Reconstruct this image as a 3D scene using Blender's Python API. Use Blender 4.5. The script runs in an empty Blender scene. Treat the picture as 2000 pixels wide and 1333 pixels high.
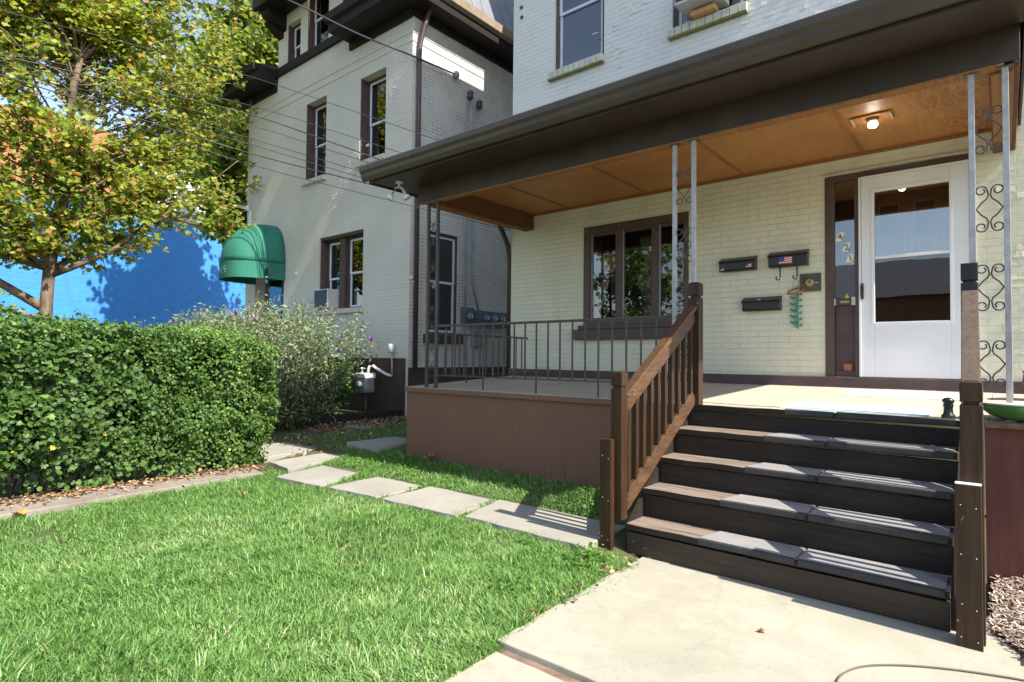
import bpy, bmesh, math, random
import numpy as np
from mathutils import Vector, Matrix

random.seed(7)
RNG = np.random.default_rng(11)
sc = bpy.context.scene
COL = sc.collection

# ------------------------------------------------------------------ camera
CAM_H = 1.40
F_PX, YAW, PITCH, ROLL = 1147.12, 0.697377, 0.0284335, 0.0100053
cy, sy = math.cos(YAW), math.sin(YAW)
fwd = Vector((-sy * math.cos(PITCH), cy * math.cos(PITCH), math.sin(PITCH)))
rt0 = Vector((cy, sy, 0)); up0 = rt0.cross(fwd)
c_, s_ = math.cos(ROLL), math.sin(ROLL)
rt = rt0 * c_ + up0 * s_
up = up0 * c_ - rt0 * s_
cam = bpy.data.cameras.new('camera')
cam.sensor_width = 36.0
cam.lens = 36.0 * F_PX / 2000.0
cam.clip_start = 0.05
cam.clip_end = 2000
camo = bpy.data.objects.new('camera', cam)
COL.objects.link(camo)
M = Matrix.Identity(4)
for i in range(3):
    M[i][0] = rt[i]; M[i][1] = up[i]; M[i][2] = -fwd[i]
M[0][3], M[1][3], M[2][3] = 0, 0, CAM_H
camo.matrix_world = M
sc.camera = camo

# ------------------------------------------------------------------ light
SUN_EL, SUN_AZ = math.radians(46.0), math.radians(92.0)   # azimuth measured from +Y towards +X
world = bpy.data.worlds.new('World'); sc.world = world
world.use_nodes = True
wn = world.node_tree.nodes; wl = world.node_tree.links
bg = wn['Background']
sky = wn.new('ShaderNodeTexSky'); sky.sky_type = 'NISHITA'
sky.sun_disc = False
sky.sun_elevation = SUN_EL; sky.sun_rotation = SUN_AZ
sky.air_density = 1.0; sky.dust_density = 0.8; sky.ozone_density = 1.6
hs = wn.new('ShaderNodeHueSaturation'); hs.inputs['Saturation'].default_value = 0.82
wl.new(sky.outputs[0], hs.inputs['Color']); wl.new(hs.outputs[0], bg.inputs['Color'])
bg.inputs['Strength'].default_value = 0.13
sun = bpy.data.lights.new('sun', 'SUN')
sun.energy = 4.5; sun.angle = math.radians(0.5); sun.color = (1.0, 0.94, 0.84)
suno = bpy.data.objects.new('sun', sun); COL.objects.link(suno)
sdir = Vector((math.sin(SUN_AZ) * math.cos(SUN_EL), math.cos(SUN_AZ) * math.cos(SUN_EL), math.sin(SUN_EL)))
suno.rotation_euler = sdir.to_track_quat('Z', 'Y').to_euler()
suno.location = (10, 0, 20)
sc.view_settings.view_transform = 'Standard'
sc.view_settings.look = 'None'
sc.view_settings.exposure = 1.25
sc.view_settings.gamma = 1.0

# ------------------------------------------------------------------ materials
def new_mat(name):
    m = bpy.data.materials.new(name); m.use_nodes = True
    nt = m.node_tree
    return m, nt, nt.nodes, nt.links, nt.nodes['Principled BSDF']

def math_node(n, l, op, a, b=None):
    x = n.new('ShaderNodeMath'); x.operation = op
    for i, v in enumerate((a, b)):
        if v is None: continue
        if hasattr(v, 'default_value'): l.new(v, x.inputs[i])
        else: x.inputs[i].default_value = v
    return x.outputs[0]

def mixc(n, l, fac, a, b):
    x = n.new('ShaderNodeMix'); x.data_type = 'RGBA'
    for sock, v in ((x.inputs[0], fac), (x.inputs[6], a), (x.inputs[7], b)):
        if hasattr(v, 'default_value'): l.new(v, sock)
        elif isinstance(v, (tuple, list)): sock.default_value = (*v[:3], 1)
        else: sock.default_value = v
    return x.outputs[2]

def ramp(n, l, src, stops):
    r = n.new('ShaderNodeValToRGB')
    while len(r.color_ramp.elements) < len(stops): r.color_ramp.elements.new(0.5)
    for e, (p, c) in zip(r.color_ramp.elements, stops):
        e.position = p; e.color = (*c, 1) if len(c) == 3 else c
    l.new(src, r.inputs[0])
    return r.outputs[0]

def noise(n, l, vec, scale, detail=4, rough=0.55):
    x = n.new('ShaderNodeTexNoise')
    x.inputs['Scale'].default_value = scale; x.inputs['Detail'].default_value = detail
    x.inputs['Roughness'].default_value = rough
    if vec is not None: l.new(vec, x.inputs['Vector'])
    return x.outputs[0]

def pos(n):
    return n.new('ShaderNodeNewGeometry').outputs['Position']

def scaled(n, l, vec, s):
    x = n.new('ShaderNodeMapping'); x.inputs['Scale'].default_value = s
    l.new(vec, x.inputs['Vector'])
    return x.outputs[0]

def bump(n, l, bsdf, h, strength, dist):
    b = n.new('ShaderNodeBump'); b.inputs['Strength'].default_value = strength
    b.inputs['Distance'].default_value = dist
    l.new(h, b.inputs['Height']); l.new(b.outputs[0], bsdf.inputs['Normal'])

def plain(name, col, rough=0.6, var=0.25, scale=6.0, col2=None, bmp=0.0, bscale=60, metal=0.0, spec=0.5, stretch=(1, 1, 1), fleck=None):
    """painted / plain surface with mottled wear"""
    m, nt, n, l, b = new_mat(name)
    p = scaled(n, l, pos(n), stretch)
    f = noise(n, l, p, scale, 6, 0.6)
    c2 = col2 if col2 else tuple(c * (1 - var) for c in col)
    f2 = ramp(n, l, f, [(0.35, (0, 0, 0)), (0.68, (1, 1, 1))])
    cc = mixc(n, l, f2, col, c2)
    if fleck:
        q = noise(n, l, scaled(n, l, pos(n), (5, 14, 14)), 3.0, 6, 0.7)
        cc = mixc(n, l, ramp(n, l, q, [(0.72, (0, 0, 0)), (0.75, (1, 1, 1))]), cc, fleck)
    l.new(cc, b.inputs['Base Color'])
    b.inputs['Roughness'].default_value = rough
    b.inputs['Metallic'].default_value = metal
    b.inputs['Specular IOR Level'].default_value = spec
    if bmp:
        bump(n, l, b, noise(n, l, p, bscale, 4, 0.6), bmp, 0.004)
    return m

def wood(name, col, dark, axis, rough=0.5, chip=None, grain=1.0):
    """painted or bare board: grain streaks stretched along an axis, optional worn flecks"""
    m, nt, n, l, b = new_mat(name)
    st = {'x': (1.2, 22, 22), 'y': (22, 1.2, 22), 'z': (22, 22, 1.2)}[axis]
    p = scaled(n, l, pos(n), st)
    g = noise(n, l, p, 1.6, 6, 0.65)
    g2 = ramp(n, l, g, [(0.36, (0, 0, 0)), (0.66, (1, 1, 1))])
    c = mixc(n, l, g2, col, dark)
    if chip:
        q = noise(n, l, scaled(n, l, pos(n), {'x': (1, 3, 3), 'y': (3, 1, 3), 'z': (3, 3, 1)}[axis]), 9.0, 8, 0.7)
        k = ramp(n, l, q, [(0.66, (0, 0, 0)), (0.70, (1, 1, 1))])
        c = mixc(n, l, k, c, chip)
    l.new(c, b.inputs['Base Color'])
    b.inputs['Roughness'].default_value = rough + .1
    b.inputs['Specular IOR Level'].default_value = 0.28
    bump(n, l, b, g, 0.35 * grain, 0.004)
    return m

def brick(name, col, joint, axis, jointamt=0.6, streak=0.5, dist=0.006, stain=None, rough=0.6):
    """painted brickwork: stretcher rows 67 mm high, uneven faces, joints part filled by paint"""
    m, nt, n, l, b = new_mat(name)
    P = pos(n)
    sp = n.new('ShaderNodeSeparateXYZ'); l.new(P, sp.inputs[0])
    cb = n.new('ShaderNodeCombineXYZ')
    l.new(sp.outputs[0 if axis == 'x' else 1], cb.inputs[0]); l.new(sp.outputs[2], cb.inputs[1])
    wob = noise(n, l, P, 2.2, 2)
    wv = math_node(n, l, 'MULTIPLY', wob, 0.012)
    av = n.new('ShaderNodeVectorMath'); av.operation = 'ADD'
    cw = n.new('ShaderNodeCombineXYZ'); l.new(wv, cw.inputs[1]); l.new(wv, cw.inputs[0])
    l.new(cb.outputs[0], av.inputs[0]); l.new(cw.outputs[0], av.inputs[1])
    bt = n.new('ShaderNodeTexBrick')
    l.new(av.outputs[0], bt.inputs['Vector'])
    bt.offset = 0.5; bt.squash = 1.0
    bt.inputs['Scale'].default_value = 1.0
    bt.inputs['Brick Width'].default_value = 0.215
    bt.inputs['Row Height'].default_value = 0.067
    bt.inputs['Mortar Size'].default_value = 0.0055
    bt.inputs['Mortar Smooth'].default_value = 0.35
    bt.inputs['Color1'].default_value = (0.15, 0.15, 0.15, 1)
    bt.inputs['Color2'].default_value = (0.85, 0.85, 0.85, 1)
    bt.inputs['Mortar'].default_value = (0.5, 0.5, 0.5, 1)
    mot = noise(n, l, P, 1.1, 5, 0.6)
    fine = noise(n, l, P, 45, 4, 0.6)
    where = noise(n, l, P, 3.2, 4, 0.6)
    wm = ramp(n, l, where, [(0.42, (0.08, 0.08, 0.08)), (0.64, (1, 1, 1))])
    jf = math_node(n, l, 'MULTIPLY', bt.outputs['Fac'], math_node(n, l, 'MULTIPLY', wm, jointamt))
    base = mixc(n, l, ramp(n, l, mot, [(0.3, (0, 0, 0)), (0.75, (1, 1, 1))]), col, tuple(c * 0.86 for c in col))
    base = mixc(n, l, math_node(n, l, 'MULTIPLY', bt.outputs['Color'], 0.10), base, tuple(c * 0.72 for c in col))
    if stain:
        s = noise(n, l, scaled(n, l, P, (2.2, 2.2, 0.5)), 1.3, 5, 0.65)
        base = mixc(n, l, ramp(n, l, s, [(0.52, (0, 0, 0)), (0.74, (0.55, 0.55, 0.55))]), base, stain)
    l.new(mixc(n, l, jf, base, joint), b.inputs['Base Color'])
    b.inputs['Roughness'].default_value = rough
    h = math_node(n, l, 'SUBTRACT', 1.0, bt.outputs['Fac'])
    h = math_node(n, l, 'ADD', h, math_node(n, l, 'MULTIPLY', bt.outputs['Color'], streak))
    h = math_node(n, l, 'ADD', h, math_node(n, l, 'MULTIPLY', fine, 0.35))
    h = math_node(n, l, 'ADD', h, math_node(n, l, 'MULTIPLY', noise(n, l, P, 5, 3), 0.9))
    bump(n, l, b, h, 0.75, dist)
    return m

def glass(name, tint=(0.75, 0.8, 0.82), refl=1.9):
    m, nt, n, l, b = new_mat(name)
    n.remove(b)
    fr = n.new('ShaderNodeFresnel'); fr.inputs['IOR'].default_value = refl
    tr = n.new('ShaderNodeBsdfTransparent'); tr.inputs['Color'].default_value = (*tint, 1)
    gl = n.new('ShaderNodeBsdfGlossy'); gl.inputs['Roughness'].default_value = 0.01
    w = noise(n, l, pos(n), 1.7, 2)
    bp = n.new('ShaderNodeBump'); bp.inputs['Strength'].default_value = 0.05; bp.inputs['Distance'].default_value = 0.02
    l.new(w, bp.inputs['Height']); l.new(bp.outputs[0], gl.inputs['Normal'])
    mx = n.new('ShaderNodeMixShader')
    l.new(fr.outputs[0], mx.inputs[0]); l.new(tr.outputs[0], mx.inputs[1]); l.new(gl.outputs[0], mx.inputs[2])
    l.new(mx.outputs[0], n['Material Output'].inputs['Surface'])
    return m

def leafmat(name, stops, trans=0.35, rough=0.5):
    m, nt, n, l, b = new_mat(name)
    a = n.new('ShaderNodeAttribute'); a.attribute_name = 'tone'
    c = ramp(n, l, a.outputs['Fac'], stops)
    l.new(c, b.inputs['Base Color'])
    b.inputs['Roughness'].default_value = rough
    b.inputs['Specular IOR Level'].default_value = 0.35
    t = n.new('ShaderNodeBsdfTranslucent')
    hs = n.new('ShaderNodeHueSaturation'); hs.inputs['Value'].default_value = 1.5; hs.inputs['Saturation'].default_value = 1.1
    l.new(c, hs.inputs['Color']); l.new(hs.outputs[0], t.inputs['Color'])
    mx = n.new('ShaderNodeMixShader'); mx.inputs[0].default_value = trans
    l.new(b.outputs[0], mx.inputs[1]); l.new(t.outputs[0], mx.inputs[2])
    l.new(mx.outputs[0], n['Material Output'].inputs['Surface'])
    return m

def ply(name):
    """stained plywood: broad swirling face grain"""
    m, nt, n, l, b = new_mat(name)
    P = pos(n)
    d = noise(n, l, scaled(n, l, P, (1.0, 0.45, 1)), 2.6, 3, 0.5)
    w = math_node(n, l, 'SINE', math_node(n, l, 'MULTIPLY', d, 95.0))
    w = math_node(n, l, 'ADD', math_node(n, l, 'MULTIPLY', w, 0.5), 0.5)
    sx_ = n.new('ShaderNodeSeparateXYZ'); l.new(P, sx_.inputs[0])
    mk = math_node(n, l, 'ADD', math_node(n, l, 'MULTIPLY', sx_.outputs[0], 0.9), noise(n, l, P, 1.6, 3))
    mask = ramp(n, l, mk, [(0.02, (0.05, 0.05, 0.05)), (0.30, (0.7, 0.7, 0.7))])
    f = math_node(n, l, 'MULTIPLY', w, mask)
    big = noise(n, l, P, 1.3, 5, 0.65)
    c = mixc(n, l, ramp(n, l, big, [(0.3, (0, 0, 0)), (0.7, (1, 1, 1))]), (0.46, 0.195, 0.052), (0.33, 0.13, 0.034))
    wn_ = n.new('ShaderNodeTexWhiteNoise'); wn_.noise_dimensions = '1D'
    l.new(math_node(n, l, 'FLOOR', math_node(n, l, 'DIVIDE', math_node(n, l, 'ADD', sx_.outputs[0], 1.097), 1.22)), wn_.inputs['W'])
    c = mixc(n, l, math_node(n, l, 'MULTIPLY', wn_.outputs[0], 0.55), c, (0.54, 0.26, 0.075))
    gr = noise(n, l, scaled(n, l, P, (16, 1.5, 1)), 3, 5, .6)
    c = mixc(n, l, ramp(n, l, gr, [(0.45, (0, 0, 0)), (0.7, (0.45, 0.45, 0.45))]), c, (0.22, 0.085, 0.025))
    spots = ramp(n, l, noise(n, l, P, 7, 6, 0.7), [(0.62, (0, 0, 0)), (0.72, (0.5, 0.5, 0.5))])
    c = mixc(n, l, spots, c, (0.16, 0.06, 0.02))
    c = mixc(n, l, f, c, (0.2, 0.075, 0.02))
    l.new(c, b.inputs['Base Color'])
    b.inputs['Roughness'].default_value = 0.5
    return m

def concrete(name, col, col2, stain=(0.3, 0.27, 0.2)):
    m, nt, n, l, b = new_mat(name)
    P = pos(n)
    a = ramp(n, l, noise(n, l, P, 1.4, 6, 0.65), [(0.35, (0, 0, 0)), (0.68, (1, 1, 1))])
    c = mixc(n, l, a, col, col2)
    s = ramp(n, l, noise(n, l, P, 3.7, 7, 0.72), [(0.6, (0, 0, 0)), (0.8, (0.55, 0.55, 0.55))])
    c = mixc(n, l, s, c, stain)
    g = ramp(n, l, noise(n, l, P, 160, 2), [(0.58, (0, 0, 0)), (0.72, (0.35, 0.35, 0.35))])
    c = mixc(n, l, g, c, (0.22, 0.2, 0.17))
    st2 = ramp(n, l, noise(n, l, P, 0.9, 8, 0.75), [(0.50, (0, 0, 0)), (0.53, (0.22, 0.22, 0.22)), (0.60, (0.05, 0.05, 0.05))])
    c = mixc(n, l, st2, c, stain)
    vo = n.new('ShaderNodeTexVoronoi'); vo.feature = 'DISTANCE_TO_EDGE'; vo.inputs['Scale'].default_value = 0.55
    dv = n.new('ShaderNodeVectorMath'); dv.operation = 'ADD'
    nz = n.new('ShaderNodeTexNoise'); nz.inputs['Scale'].default_value = 4.0; nz.inputs['Detail'].default_value = 6
    l.new(P, nz.inputs['Vector']); sc_ = n.new('ShaderNodeVectorMath'); sc_.operation = 'SCALE'; sc_.inputs['Scale'].default_value = 0.22
    l.new(nz.outputs['Color'], sc_.inputs[0]); l.new(P, dv.inputs[0]); l.new(sc_.outputs[0], dv.inputs[1]); l.new(dv.outputs[0], vo.inputs['Vector'])
    cr = math_node(n, l, 'MULTIPLY', math_node(n, l, 'LESS_THAN', vo.outputs[0], 0.0016), 0.10)
    c = mixc(n, l, cr, c, (0.06, 0.05, 0.035))
    l.new(c, b.inputs['Base Color']); b.inputs['Roughness'].default_value = 0.85
    h = math_node(n, l, 'ADD', noise(n, l, P, 90, 4), noise(n, l, P, 6, 4))
    bump(n, l, b, h, 0.35, 0.004)
    return m

BR = {}
BR['front'] = brick('cream painted brick', (0.74, 0.712, 0.55), (0.34, 0.32, 0.24), 'x', 0.26, 0.40, 0.005, (0.52, 0.50, 0.36))
BR['upper'] = brick('white painted brick', (0.75, 0.73, 0.69), (0.38, 0.37, 0.35), 'x', 0.34, 0.7, 0.006)
BR['side'] = brick('white painted brick side', (0.74, 0.73, 0.68), (0.3, 0.3, 0.3), 'y', 0.6, 0.5)
BR['nfront'] = brick('grey beige painted brick', (0.68, 0.635, 0.56), (0.46, 0.42, 0.36), 'x', 0.25, 0.6, 0.005, (0.57, 0.54, 0.42))
BR['nside'] = brick('grey painted brick', (0.64, 0.61, 0.55), (0.10, 0.10, 0.105), 'y', 0.95, 0.4, 0.006)
BR['ifront'] = brick('red brick far', (0.35, 0.13, 0.07), (0.4, 0.36, 0.3), 'x', 0.9, 0.3)
BR['blue'] = None
MT = dict(
    trim=plain('dark brown trim paint', (0.056, 0.037, 0.026), 0.45, 0.3, 3, bmp=0.1, bscale=30, spec=0.35, fleck=(0.30, 0.26, 0.22)),
    gutter=plain('dark brown gutter metal', (0.072, 0.050, 0.036), 0.38, 0.25, 4, fleck=(0.3, 0.27, 0.23)),
    ntrim=plain('brown black cornice paint', (0.020, 0.014, 0.011), 0.6, 0.3, 3, spec=0.25),
    purple=plain('dark purple brown paint', (0.085, 0.052, 0.052), 0.45, 0.3, 5, bmp=0.1),
    frame_br=plain('brown window paint', (0.10, 0.062, 0.050), 0.5, 0.35, 8, bmp=0.15),
    black=plain('matt black', (0.018, 0.018, 0.02), 0.35, 0.3, 10),
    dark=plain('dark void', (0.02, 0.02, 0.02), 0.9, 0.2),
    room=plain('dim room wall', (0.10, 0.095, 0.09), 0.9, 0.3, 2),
    white=plain('white enamel', (0.74, 0.745, 0.76), 0.35, 0.06, 3),
    whitevinyl=plain('white vinyl sash', (0.72, 0.75, 0.80), 0.4, 0.1, 6),
    sash=plain('grey white sash', (0.60, 0.64, 0.72), 0.4, 0.12, 6),
    iron=plain('grey painted iron', (0.42, 0.42, 0.44), 0.5, 0.4, 14, col2=(0.30, 0.29, 0.29), metal=0.0, bmp=0.2, bscale=40),
    rail=plain('dark grey painted iron', (0.085, 0.078, 0.072), 0.45, 0.35, 12, metal=0.2),
    scroll=plain('wrought iron', (0.10, 0.085, 0.08), 0.5, 0.3, 12, metal=0.3),
    skirt=wood('brown painted skirt', (0.185, 0.098, 0.066), (0.165, 0.086, 0.057), 'z', 0.6),
    skirt_red=wood('red brown painted skirt', (0.16, 0.062, 0.046), (0.12, 0.045, 0.034), 'z', 0.6),
    deck=wood('tan deck paint', (0.45, 0.40, 0.32), (0.39, 0.34, 0.265), 'y', 0.6, (0.28, 0.22, 0.15), 0.3),
    deckedge=plain('weathered deck edge', (0.24, 0.16, 0.11), 0.8, 0.5, 14, bmp=0.5, bscale=50),
    post=wood('dark brown stained post', (0.056, 0.028, 0.013), (0.026, 0.013, 0.007), 'z', 0.36, (0.42, 0.36, 0.30)),
    rail_wood=wood('brown stained handrail', (0.115, 0.062, 0.032), (0.055, 0.029, 0.016), 'y', 0.36, (0.46, 0.40, 0.36)),
    tread=wood('worn brown tread', (0.27, 0.215, 0.17), (0.10, 0.075, 0.057), 'x', 0.65, (0.05, 0.035, 0.026), 1.8),
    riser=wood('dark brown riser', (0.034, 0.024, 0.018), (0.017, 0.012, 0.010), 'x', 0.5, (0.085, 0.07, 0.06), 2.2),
    plank=wood('dark brown base plank', (0.050, 0.036, 0.026), (0.034, 0.024, 0.018), 'x', 0.45, (0.3, 0.26, 0.22), 0.5),
    barewood=wood('bare weathered wood', (0.105, 0.075, 0.056), (0.06, 0.042, 0.032), 'y', 0.75, (0.30, 0.27, 0.25)),
    blackwood=wood('black painted wood', (0.028, 0.028, 0.033), (0.018, 0.018, 0.02), 'z', 0.45),
    rubber=plain('grey rubber', (0.225, 0.218, 0.22), 0.65, 0.35, 7, col2=(0.29, 0.27, 0.255), bmp=0.3, bscale=120),
    rubbershade=plain('shaded rubber lip', (0.045, 0.044, 0.046), 0.6, 0.35, 9, bmp=0.2, bscale=120, spec=0.3),  # front lips of the grey mats, darkened in colour to look shaded
    ply=ply('stained plywood'),
    batten=wood('stained batten', (0.33, 0.14, 0.045), (0.22, 0.09, 0.03), 'y', 0.5),
    beamwood=wood('dark stained beam', (0.16, 0.065, 0.028), (0.10, 0.04, 0.018), 'y', 0.5),
    shingle=plain('dark roof shingle', (0.05, 0.048, 0.05), 0.9, 0.4, 20),
    sillbrick=plain('cream painted sill', (0.62, 0.60, 0.50), 0.7, 0.3, 14, bmp=0.4),
    moss=plain('moss stained sill edge', (0.26, 0.27, 0.10), 0.85, 0.35, 14),
    stone=concrete('grey flagstone', (0.33, 0.31, 0.265), (0.245, 0.23, 0.20)),
    concrete=concrete('pale concrete', (0.37, 0.35, 0.275), (0.295, 0.275, 0.212), (0.215, 0.19, 0.14)),
    kerb=concrete('dirty concrete strip', (0.25, 0.215, 0.175), (0.16, 0.135, 0.11)),
    found=plain('dark brown foundation paint', (0.078, 0.052, 0.038), 0.8, 0.45, 3, bmp=0.4, bscale=12),
    teal=plain('green canvas', (0.024, 0.175, 0.118), 0.85, 0.2, 2.0, bmp=0.1, bscale=200),
    galv=plain('grey galvanised', (0.36, 0.38, 0.41), 0.5, 0.3, 6, metal=0.4),
    meterbox=plain('blue grey meter box', (0.13, 0.15, 0.19), 0.5, 0.3, 6),
    lens=plain('meter lens', (0.22, 0.24, 0.28), 0.15, 0.3, 9),
    acgrey=plain('beige air conditioner', (0.58, 0.57, 0.54), 0.5, 0.15, 6),
    acblue=plain('dark air conditioner grille', (0.05, 0.06, 0.085), 0.4, 0.3, 20),
    stripe_r=plain('flag red', (0.5, 0.04, 0.05), 0.5, 0.1),
    stripe_b=plain('flag blue', (0.03, 0.06, 0.28), 0.5, 0.1),
    number=plain('cream number tile', (0.85, 0.83, 0.72), 0.5, 0.1),
    brass=plain('dull brass', (0.42, 0.33, 0.14), 0.35, 0.3, 14, metal=0.6),
    slate=plain('stone plaque', (0.10, 0.095, 0.085), 0.7, 0.5, 10, bmp=0.4),
    orangewood=wood('orange stained door', (0.62, 0.27, 0.08), (0.48, 0.19, 0.055), 'z', 0.45),
    lightwood=wood('pale pine board', (0.72, 0.42, 0.18), (0.58, 0.31, 0.12), 'z', 0.6),
    mat_w=plain('white woven mat', (0.72, 0.72, 0.73), 0.9, 0.1, 60, bmp=0.5, bscale=150),
    mat_t=plain('turquoise woven mat', (0.52, 0.74, 0.73), 0.9, 0.15, 50, bmp=0.5, bscale=150),
    bowl=plain('green glazed bowl', (0.09, 0.30, 0.08), 0.25, 0.4, 9),
    bowlrim=plain('cream bowl rim', (0.70, 0.66, 0.5), 0.4, 0.15),
    pot=plain('dark purple pot', (0.06, 0.035, 0.035), 0.5, 0.3),
    cable=plain('black cable', (0.02, 0.02, 0.022), 0.6, 0.2),
    wire=plain('grey wire', (0.06, 0.06, 0.065), 0.5, 0.2),
    thincable=plain('brown rubber cable', (0.11, 0.085, 0.06), 0.7, 0.3),
    bark=plain('sycamore bark', (0.21, 0.155, 0.105), 0.9, 0.5, 7, col2=(0.045, 0.032, 0.022), bmp=1.0, bscale=22, stretch=(1, 1, 0.4), spec=0.2),
    twig=plain('brown twig', (0.14, 0.085, 0.05), 0.85, 0.4, 20),
    mansard=None,
    slate_roof=plain('grey slate', (0.13, 0.135, 0.15), 0.6, 0.35, 8),
    tanwood_and_sun=plain('tan wood and sunlit gutter', (0.36, 0.27, 0.19), 0.7, 0.3, 8),
    redroof=plain('orange red tiles', (0.42, 0.13, 0.06), 0.8, 0.3, 5, bmp=0.6, bscale=9),
    siding=plain('white siding', (0.76, 0.76, 0.77), 0.6, 0.1, 3),
    asphalt=plain('asphalt', (0.05, 0.05, 0.052), 0.9, 0.3, 30, bmp=0.4, bscale=120),
    purpleflower=plain('purple flower', (0.20, 0.06, 0.34), 0.7, 0.3, 40),
    ornament_g=plain('green glass', (0.05, 0.28, 0.14), 0.2, 0.3, 30),
    ornament_b=plain('blue grey glass', (0.2, 0.24, 0.36), 0.2, 0.3, 30),
    ornament_t=plain('teal glass', (0.03, 0.28, 0.33), 0.2, 0.3, 30),
    terra=plain('terracotta enamel', (0.38, 0.12, 0.04), 0.4, 0.3, 30),
    glass=glass('window glass', (0.9, 0.92, 0.93), 2.8),
    glass_dark=glass('window glass dim', (0.5, 0.55, 0.6), 2.7),
    glass_clear=glass('old window glass', (0.92, 0.93, 0.92), 1.75),
    glass_screen=glass('screened glass', (0.38, 0.37, 0.37), 2.3),
    leaf_dry=plain('dry leaf', (0.32, 0.14, 0.05), 0.8, 0.4, 30),
    leaf_orange=plain('orange leaf', (0.55, 0.24, 0.04), 0.8, 0.3, 30),
    brickblock=plain('red brick piece', (0.36, 0.12, 0.07), 0.8, 0.3, 30),
    lemon=plain('yellow plastic', (0.55, 0.55, 0.05), 0.4, 0.1),
    curtain=plain('lace curtain', (0.16, 0.16, 0.16), 0.9, 0.3, 30),
    paper=plain('white paper', (0.7, 0.7, 0.68), 0.8, 0.1),
)

def stripes_mat(name, col, col2, axis, period, width, rough=0.6, dist=0.01):
    m, nt, n, l, b = new_mat(name)
    P = pos(n); sp = n.new('ShaderNodeSeparateXYZ'); l.new(P, sp.inputs[0])
    f = math_node(n, l, 'FRACT', math_node(n, l, 'DIVIDE', math_node(n, l, 'ADD', sp.outputs['XYZ'.index(axis)], 100.0), period))
    k = math_node(n, l, 'LESS_THAN', f, width)
    c = mixc(n, l, ramp(n, l, noise(n, l, P, 3, 5, .65), [(0.3, (0, 0, 0)), (0.7, (1, 1, 1))]), col, tuple(x * .75 for x in col))
    l.new(mixc(n, l, k, c, col2), b.inputs['Base Color'])
    b.inputs['Roughness'].default_value = rough
    bump(n, l, b, math_node(n, l, 'SUBTRACT', 1.0, k), 0.8, dist)
    return m
MT['mansard'] = stripes_mat('grey standing seam roof', (0.20, 0.21, 0.23), (0.10, 0.10, 0.11), 'Y', 0.33, 0.10)
MT['blue'] = stripes_mat('bright blue painted wall', (0.040, 0.245, 0.66), (0.030, 0.21, 0.60), 'Z', 0.2, 0.03, 0.6, 0.004)
MT['shingled'] = stripes_mat('white lap siding', (0.74, 0.74, 0.76), (0.5, 0.5, 0.52), 'Z', 0.12, 0.1)
MT['deckboards'] = MT['deck']
MT['bulb'], _nt, _n, _l, _b = new_mat('lit bulb')
_b.inputs['Emission Color'].default_value = (1, 0.95, 0.82, 1); _b.inputs['Emission Strength'].default_value = 14

LEAF = dict(
    syc=leafmat('sycamore leaves', [(0, (0.07, 0.125, 0.018)), (0.3, (0.15, 0.225, 0.03)), (0.7, (0.29, 0.35, 0.055)), (0.86, (0.42, 0.38, 0.085)), (1, (0.40, 0.17, 0.055))], 0.48),
    fine=leafmat('fine green leaves', [(0, (0.07, 0.12, 0.02)), (0.6, (0.16, 0.22, 0.035)), (1, (0.34, 0.31, 0.07))], 0.35),
    hedge=leafmat('hedge leaves', [(0, (0.018, 0.044, 0.007)), (0.45, (0.068, 0.138, 0.024)), (0.85, (0.17, 0.275, 0.055)), (0.97, (0.28, 0.36, 0.06)), (1, (0.45, 0.38, 0.04))], 0.25, 0.52),
    budd=leafmat('grey green leaves', [(0, (0.045, 0.075, 0.028)), (0.5, (0.13, 0.18, 0.08)), (1, (0.34, 0.39, 0.25))], 0.3),
    shrub=leafmat('bright green shrub leaves', [(0, (0.04, 0.11, 0.012)), (0.6, (0.085, 0.20, 0.025)), (1, (0.2, 0.34, 0.07))], 0.35),
    grass=leafmat('grass blades', [(0, (0.038, 0.092, 0.016)), (0.40, (0.135, 0.275, 0.056)), (0.78, (0.295, 0.46, 0.16)), (0.93, (0.48, 0.54, 0.31)), (1, (0.60, 0.52, 0.32))], 0.38, 0.45),
    litter=leafmat('leaf litter', [(0, (0.09, 0.045, 0.022)), (0.5, (0.26, 0.14, 0.07)), (1, (0.48, 0.36, 0.22))], 0.05),
    mulch=leafmat('wood chips', [(0, (0.09, 0.06, 0.045)), (0.5, (0.30, 0.22, 0.17)), (1, (0.6, 0.52, 0.45))], 0.0),
)

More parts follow.
